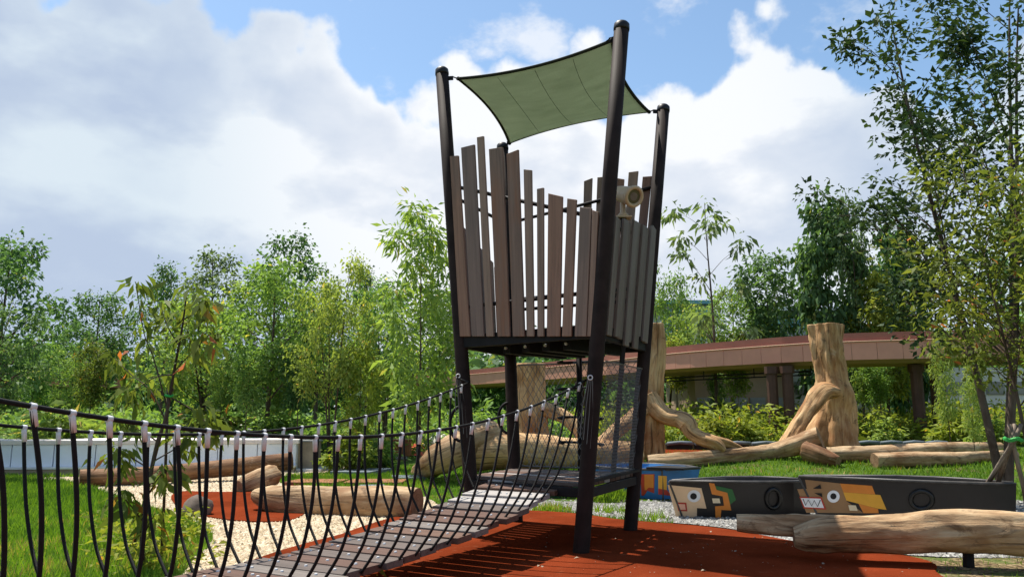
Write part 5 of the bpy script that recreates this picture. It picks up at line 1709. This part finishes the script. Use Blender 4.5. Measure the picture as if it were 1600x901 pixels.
make_boat('painted_boat', [(.38, 12.6), (1.05, 12.5), (1.35, 12.55), (1.6, 12.7), (1.8, 12.95)], [(.42, 12.7), (.95, 13.1), (1.35, 13.2), (1.65, 13.15), (1.85, 13.02)], .34, .05,
          'dark green boat glimpsed under the tower platform', M['paint_dkgreen'], A3)
# flat black deck board of the blue boat
mb = MB()
q = [Vector((2.10, 12.33, .485)), Vector((2.62, 12.05, .485)), Vector((2.95, 12.35, .485)), Vector((2.5, 12.8, .485))]
mb.hexa(q + [v + Vector((0, 0, .035)) for v in q]); tag(mb.build('deck_board', M['black'], origin=q[0], bevel=.006), 'black board lying across the bow of the blue boat', 'board')


# ------------------------------------------------------------------ near trees and the sapling
def make_near_tree(name, seed, base, H, mats, label, kw, bark='bark'):
    mb, V, var = gen_tree(seed=seed, H=H, **kw)
    e = empty(name, base); tag(e, label, 'tree', 'trees around the playground')
    t = mb.build('trunk', M[bark], None, smooth=True); t.parent = e
    c = mesh_np('crown', V, None, 4, var, M[mats], None); c.parent = e
    return e


bt_ = Vector((5.72, 8.55, 0.01))
make_near_tree('staked_tree', 41, bt_, 4.6, 'leaf_olive', 'staked olive green tree at the right edge behind the long log',
               dict(base=1.85, prof=[(0, .6), (.35, .9), (.7, .85), (1, .4)], r0=.042, nlimb=38, twigs=5, per=24, sig=.11, L=.085, W=.017, rise=1.1, droop=.1, stems=3, inner=.3))
make_near_tree('tall_tree', 43, Vector((7.05, 11.3, 0.0)), 8.8, 'leaf_deep', 'tall open dark leaved tree rising out of the top right corner',
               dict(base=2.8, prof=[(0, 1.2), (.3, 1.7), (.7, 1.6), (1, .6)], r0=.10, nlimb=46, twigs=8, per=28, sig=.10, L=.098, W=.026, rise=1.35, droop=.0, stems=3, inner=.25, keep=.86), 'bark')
# stakes tied to the staked tree
tie = D(1583, 686, 8.4)
for k, (px, py, lab) in enumerate(((1506, 800, 'left one of the two crossed tree stakes'), (1534, 803, 'right one of the two crossed tree stakes'), (1612, 815, 'tree stake standing outermost right'))):
    f = G(px, py + 14); top = tie + Vector((.10 - .05 * k, .02 * k, .16))
    mb = MB(); mb.tube([f - Vector((0, 0, .05)), f.lerp(tie, .5) + Vector((.012, 0, 0)), tie + Vector((0, .03 * (k - 1), .02 * k)), top], [.03, .027, .025, .024], 8, fn=log_fn(50 + k, .15, 1, 1.5))
    tag(mb.build('tree_stake', M['bark_pale'], origin=f, smooth=True), lab, 'stake', 'stakes of the staked tree')
mb = MB(); pts = [tie + Vector((math.cos(a) * .075, math.sin(a) * .075, .01 * math.sin(3 * a))) for a in np.linspace(0, 6.28, 15)[:-1]]
mb.tube(pts, .022, 6, closed=True); tag(mb.build('tree_tie', M['tie'], origin=tie), 'bright green tie around stakes and tree', 'tie')


def make_sapling():
    base = G(226, 893)
    Y = base.y
    e = empty('sapling', base); tag(e, 'thin yellowish sapling growing on the lawn behind the bridge ropes', 'sapling')
    P = lambda px, py, dy=0.0: D(px, py, Y + dy)
    r = np.random.default_rng(77); mb = MB(); cen = []
    stem = catmull([base - Vector((0, 0, .03)), P(222, 830), P(232, 760), P(246, 690), P(258, 655), P(272, 580), P(285, 510), P(292, 455)], 5)
    mb.tube(stem, lerp_list([.020, .017, .013, .006], len(stem)), 7)
    br = [[(258, 655), (235, 610), (205, 585), (180, 560)], [(262, 640), (240, 560), (225, 520), (212, 440)], [(272, 580), (300, 550), (330, 520)], [(265, 620), (300, 640), (330, 668)], [(247, 690), (215, 670), (180, 655)], [(238, 735), (200, 712), (175, 705)], [(240, 720), (275, 700), (300, 682)], [(224, 815), (205, 790), (188, 770)], [(230, 775), (248, 745), (262, 735)], [(280, 540), (262, 510), (252, 480)], [(272, 585), (240, 590), (205, 615)], [(222, 840), (235, 815), (243, 800)], [(285, 500), (310, 485), (322, 470)]]
    for b in br:
        dy = r.uniform(-.25, .25)
        pts = catmull([P(*q, dy * k / 2) for k, q in enumerate(b)], 5)
        mb.tube(pts, lerp_list([.0075, .003], len(pts)), 5)
        for k in (-1, -3, -5, len(pts) // 2): cen.append(tuple(pts[k]))
        cen.append(tuple(pts[-1]))
    for k in (-1, -4, -7, -10): cen.append(tuple(stem[k]))
    t = mb.build('trunk', M['bark'], e, smooth=True)
    V, var = leaves_at(r, cen, 8, .05, .135, .021, 1.0, 1.0)
    c = mesh_np('crown', V - np.array(tuple(base)), None, 4, var, M['leaf_sap'], e)
    tp = P(264, 618)
    mb = MB(); pts = [tp + Vector((math.cos(a) * .03, math.sin(a) * .03, .006 * math.sin(2 * a))) for a in np.linspace(0, 6.28, 13)[:-1]]; mb.tube(pts, .010, 6, closed=True); mb.build('green_tie', M['tie'], e)
    s1, s2 = G(205, 868), G(252, 880)
    for k, s in enumerate((s1, s2)):
        mb = MB(); mb.tube([s - Vector((0, 0, .03)), s.lerp(tp, .5), tp + Vector((.02 - .04 * k, .02, .06))], [.014, .013, .012], 7); mb.build('support_cane', M['bark'], e, smooth=True)


make_sapling()
# low yellow green weeds at the foot of the sapling
r_ = np.random.default_rng(5)
cen = []
for _ in range(70):
    p = G(r_.uniform(140, 330), r_.uniform(815, 900)); cen.append((p.x, p.y, .05 + .08 * r_.random()))
for _ in range(26):
    p = G(r_.uniform(545, 600), r_.uniform(875, 905)); cen.append((p.x, p.y, .04 + .05 * r_.random()))
V, var = leaves_at(r_, cen, 12, .05, .085, .016, .0, 1.0)
tag(mesh_np('lawn_weeds', V, None, 4, var, M['leaf_yellow']), 'yellow green broad weeds in the lawn beside the bridge', 'weeds', kind='stuff')
# dry leaves and grit blown onto the red surface
r_ = np.random.default_rng(15); P_ = []
for _ in range(900):
    p = G(r_.uniform(640, 1460), 822 + 80 * r_.random() ** .8)
    if inside(rub, np.array([p.x]), np.array([p.y]))[0]: P_.append((p.x, p.y, .036))
P_ = np.array(P_[:110]); n_ = len(P_); a_ = r_.uniform(0, 6.28, n_)
T_ = np.stack([np.cos(a_), np.sin(a_), r_.uniform(-.1, .3, n_)], 1); N_ = rand_dirs(r_, n_, 4.0)
big = r_.random(n_) < .12
V = leaf_quads(P_, N_, T_, np.where(big, .05, .016) * r_.uniform(.6, 1.3, n_), np.where(big, .012, .006) * np.ones(n_))
tag(mesh_np('fallen_leaves', V, None, 4, np.repeat(r_.random((n_, 3)), 4, axis=0), M['plinth']), 'dry leaves and grit scattered on the red surface', 'leaves', kind='stuff')
